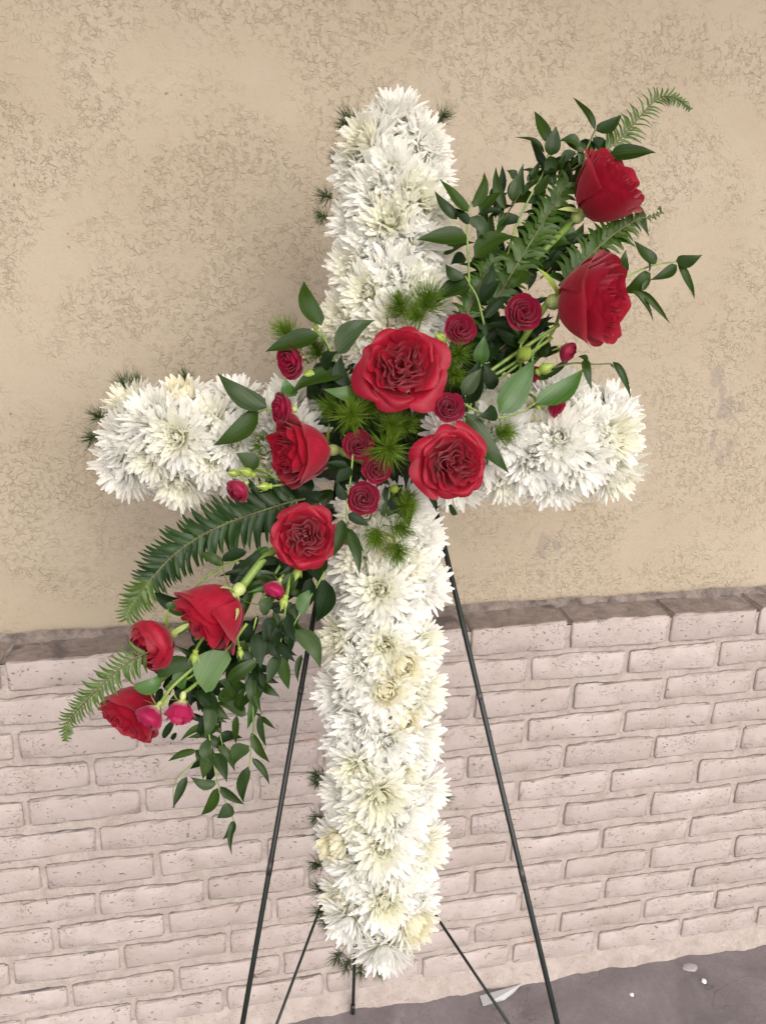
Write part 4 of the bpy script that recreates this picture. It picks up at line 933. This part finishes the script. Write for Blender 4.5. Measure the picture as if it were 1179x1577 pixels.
E1 = [(537, 186, 24, (-.8, .6, .3), 'left of the flower at the very top of the cross'), (528, 200, 18, (-.8, .2, .3), 'just below the first tuft left of the top'), (514, 243, 17, (-1, .2, .2), 'on the left edge of the top arm, a quarter down'),
      (496, 302, 18, (-1, .2, .2), 'on the left edge of the top arm, near its middle'), (490, 334, 16, (-1, -.1, .2), 'on the left edge of the top arm, below its middle'), (683, 176, 19, (.5, .9, .3), 'right of the flower at the very top of the cross'),
      (190, 588, 21, (-.5, .9, .3), 'above the left tip of the cross'), (210, 582, 16, (0, 1, .3), 'just right of the tuft above the left tip'), (286, 578, 17, (0, 1, .3), 'along the upper edge of the left arm'), (147, 640, 19, (-1, .4, .3), 'at the left tip of the cross, upper'), (139, 676, 20, (-1, -.3, .3), 'at the left tip of the cross, lower'),
      (484, 1190, 17, (-1, .3, .2), 'on the left edge of the shaft, highest of the row'), (482, 1206, 14, (-1, -.3, .2), 'right under the highest tuft of the row'), (483, 1258, 17, (-1, 0, .2), 'on the left edge of the shaft, below the top pair'), (492, 1290, 16, (-1, -.4, .2), 'on the left edge of the shaft, fourth from the row top'),
      (484, 1328, 18, (-1, .2, .2), 'left of the shaft beside a large white petal fan'), (489, 1370, 18, (-1, 0, .2), 'left of the shaft above the brace junction'), (492, 1405, 19, (-1, -.1, .2), 'at the left easel brace, upper'), (497, 1422, 16, (-1, -.4, .2), 'at the left easel brace, lower'),
      (516, 1478, 17, (-.7, -.8, .2), 'at the lower left of the shaft foot'), (532, 1490, 16, (-.4, -.9, .2), 'at the shaft foot beside the centre leg, left'), (555, 1500, 15, (0, -1, .3), 'at the shaft foot beside the centre leg, right'), (584, 1502, 14, (.2, -1, .3), 'under the middle of the shaft foot'),
      (690, 1228, 14, (1, 0, .3), 'on the right edge of the shaft'), (676, 775, 16, (1, .2, .3), 'on the right edge of the shaft just under the crossing'), (690, 300, 14, (1, 0, .3), 'on the right edge of the top arm'), (672, 1500, 1, (1, 0, 0), '')]
for (px, py, rr, ax, lab) in E1:
    if rr > 5: tuft(px - ax[0] * 11, py + ax[1] * 11, rr * 1.25, ax, 1.06, False, 'dark green needle tuft ' + lab)
E2 = [(655, 472, 36, (.3, .9, .5), .965, 'above the largest rose, right'), (618, 478, 30, (-.4, .9, .5), .965, 'above the largest rose, left'), (640, 490, 26, (0, .5, 1), .96, 'tight above the largest rose petals'), (445, 518, 30, (-.6, .8, .4), .985, 'behind the sideways broad leaf at the left'),
      (490, 545, 30, (-.2, .6, .8), .985, 'below the two broad leaves at the left'), (702, 548, 28, (.2, .2, 1), .955, 'round, right of the largest rose', ), (697, 575, 24, (.2, -.5, 1), .96, 'below the round one right of the largest rose'),
      (540, 640, 36, (0, .1, 1), .945, 'star shaped, centred under the largest rose'), (565, 630, 26, (.6, .3, .8), .955, 'right of the star shaped one'), (512, 628, 26, (-.6, .3, .8), .96, 'left of the star shaped one'), (596, 690, 38, (.1, -.1, 1), .935, 'biggest, above the middle spray roses'),
      (600, 660, 28, (.2, .6, .9), .945, 'just above the biggest one'), (622, 655, 24, (.7, .4, .6), .96, 'dim, left of the oval rose'), (410, 685, 26, (-.8, .1, .6), .985, 'left of the left-facing rose'), (768, 668, 26, (.8, .2, .6), .965, 'right of the oval rose on the right arm'),
      (622, 780, 26, (.5, .2, .9), .955, 'right of the lowest middle spray rose'), (612, 812, 28, (.7, -.1, .8), .955, 'on the shaft, middle of the three there'), (580, 820, 28, (-.3, -.8, .6), .955, 'on the shaft, left of the three there'), (610, 842, 28, (.2, -.9, .6), .955, 'lowest on the shaft below the crossing'), (625, 768, 20, (.3, .6, .9), .96, 'upper right of the lowest middle spray rose')]
for a in E2: tuft(*a[:5], True, 'bright green needle tuft ' + a[5])

# ------------------------------------------------------------------ litter on the slab
def gpt(px, py, z=0.0):
    d = at(px, py, 1.0) - CAM; return CAM + d * ((z - CAM.z) / d.z)
pc = [gpt(738, 1535), gpt(743, 1552), gpt(759, 1549), gpt(776, 1541), gpt(790, 1532), gpt(802, 1520), gpt(778, 1524)]
c0 = pc[0].copy(); n = len(pc); V = [(p.x - c0.x, p.y - c0.y, .003 + .003 * ((i * 7) % 3)) for i, p in enumerate(pc)] + [(p.x - c0.x, p.y - c0.y, .0018 + .003 * ((i * 7) % 3)) for i, p in enumerate(pc)]
F = [tuple(range(n))[::-1], tuple(range(n, 2 * n))] + [(i, (i + 1) % n, n + (i + 1) % n, n + i) for i in range(n)]
tag(link('paper_scrap', mesh('paper_scrap', V, F, False), M_PAPER, None, Matrix.Translation((c0.x, c0.y, 0))), 'torn scrap of white paper on the slab at the foot of the wall', 'paper scrap')
for (px, py, rr, lab) in [(1083, 1511, 5, 'brighter white fleck on the grey slab at the lower right'), (972, 1532, 4, 'fainter white fleck on the grey slab, left of the brighter one'), (789, 1514, 5, 'small pale pebble against the wall foot beside the paper scrap'), (1062, 1490, 9, 'flat pale smear of paint on the slab near the wall')]:
    c = gpt(px, py); r = rr * 1.7 / FPX; V = []; F = []; sg = 9; rr2 = random.Random(px)
    ex = 1.9 if rr == 9 else 1.0; hz = .0015 if rr == 9 else r * .6
    for (a, b) in ((1, 0), (.9, .5), (.5, .95)):
        for k in range(sg): q = rr2.uniform(.8, 1.15); V.append((a * q * r * ex * math.cos(6.283 * k / sg), a * q * r * math.sin(6.283 * k / sg), b * hz))
    for i in range(2):
        for k in range(sg): F.append((i * sg + k, i * sg + (k + 1) % sg, (i + 1) * sg + (k + 1) % sg, (i + 1) * sg + k))
    F.append(tuple(range(2 * sg, 3 * sg)))
    m_ = M_FLECK if rr != 9 else plain('pale_smear', (0.34, 0.31, 0.31), .8)
    tag(link('paint_fleck' if rr != 5 or px > 1000 else 'pebble', mesh('fleck', V, F), m_, None, Matrix.Translation((c.x, c.y, 0.0003))), lab, 'fleck')
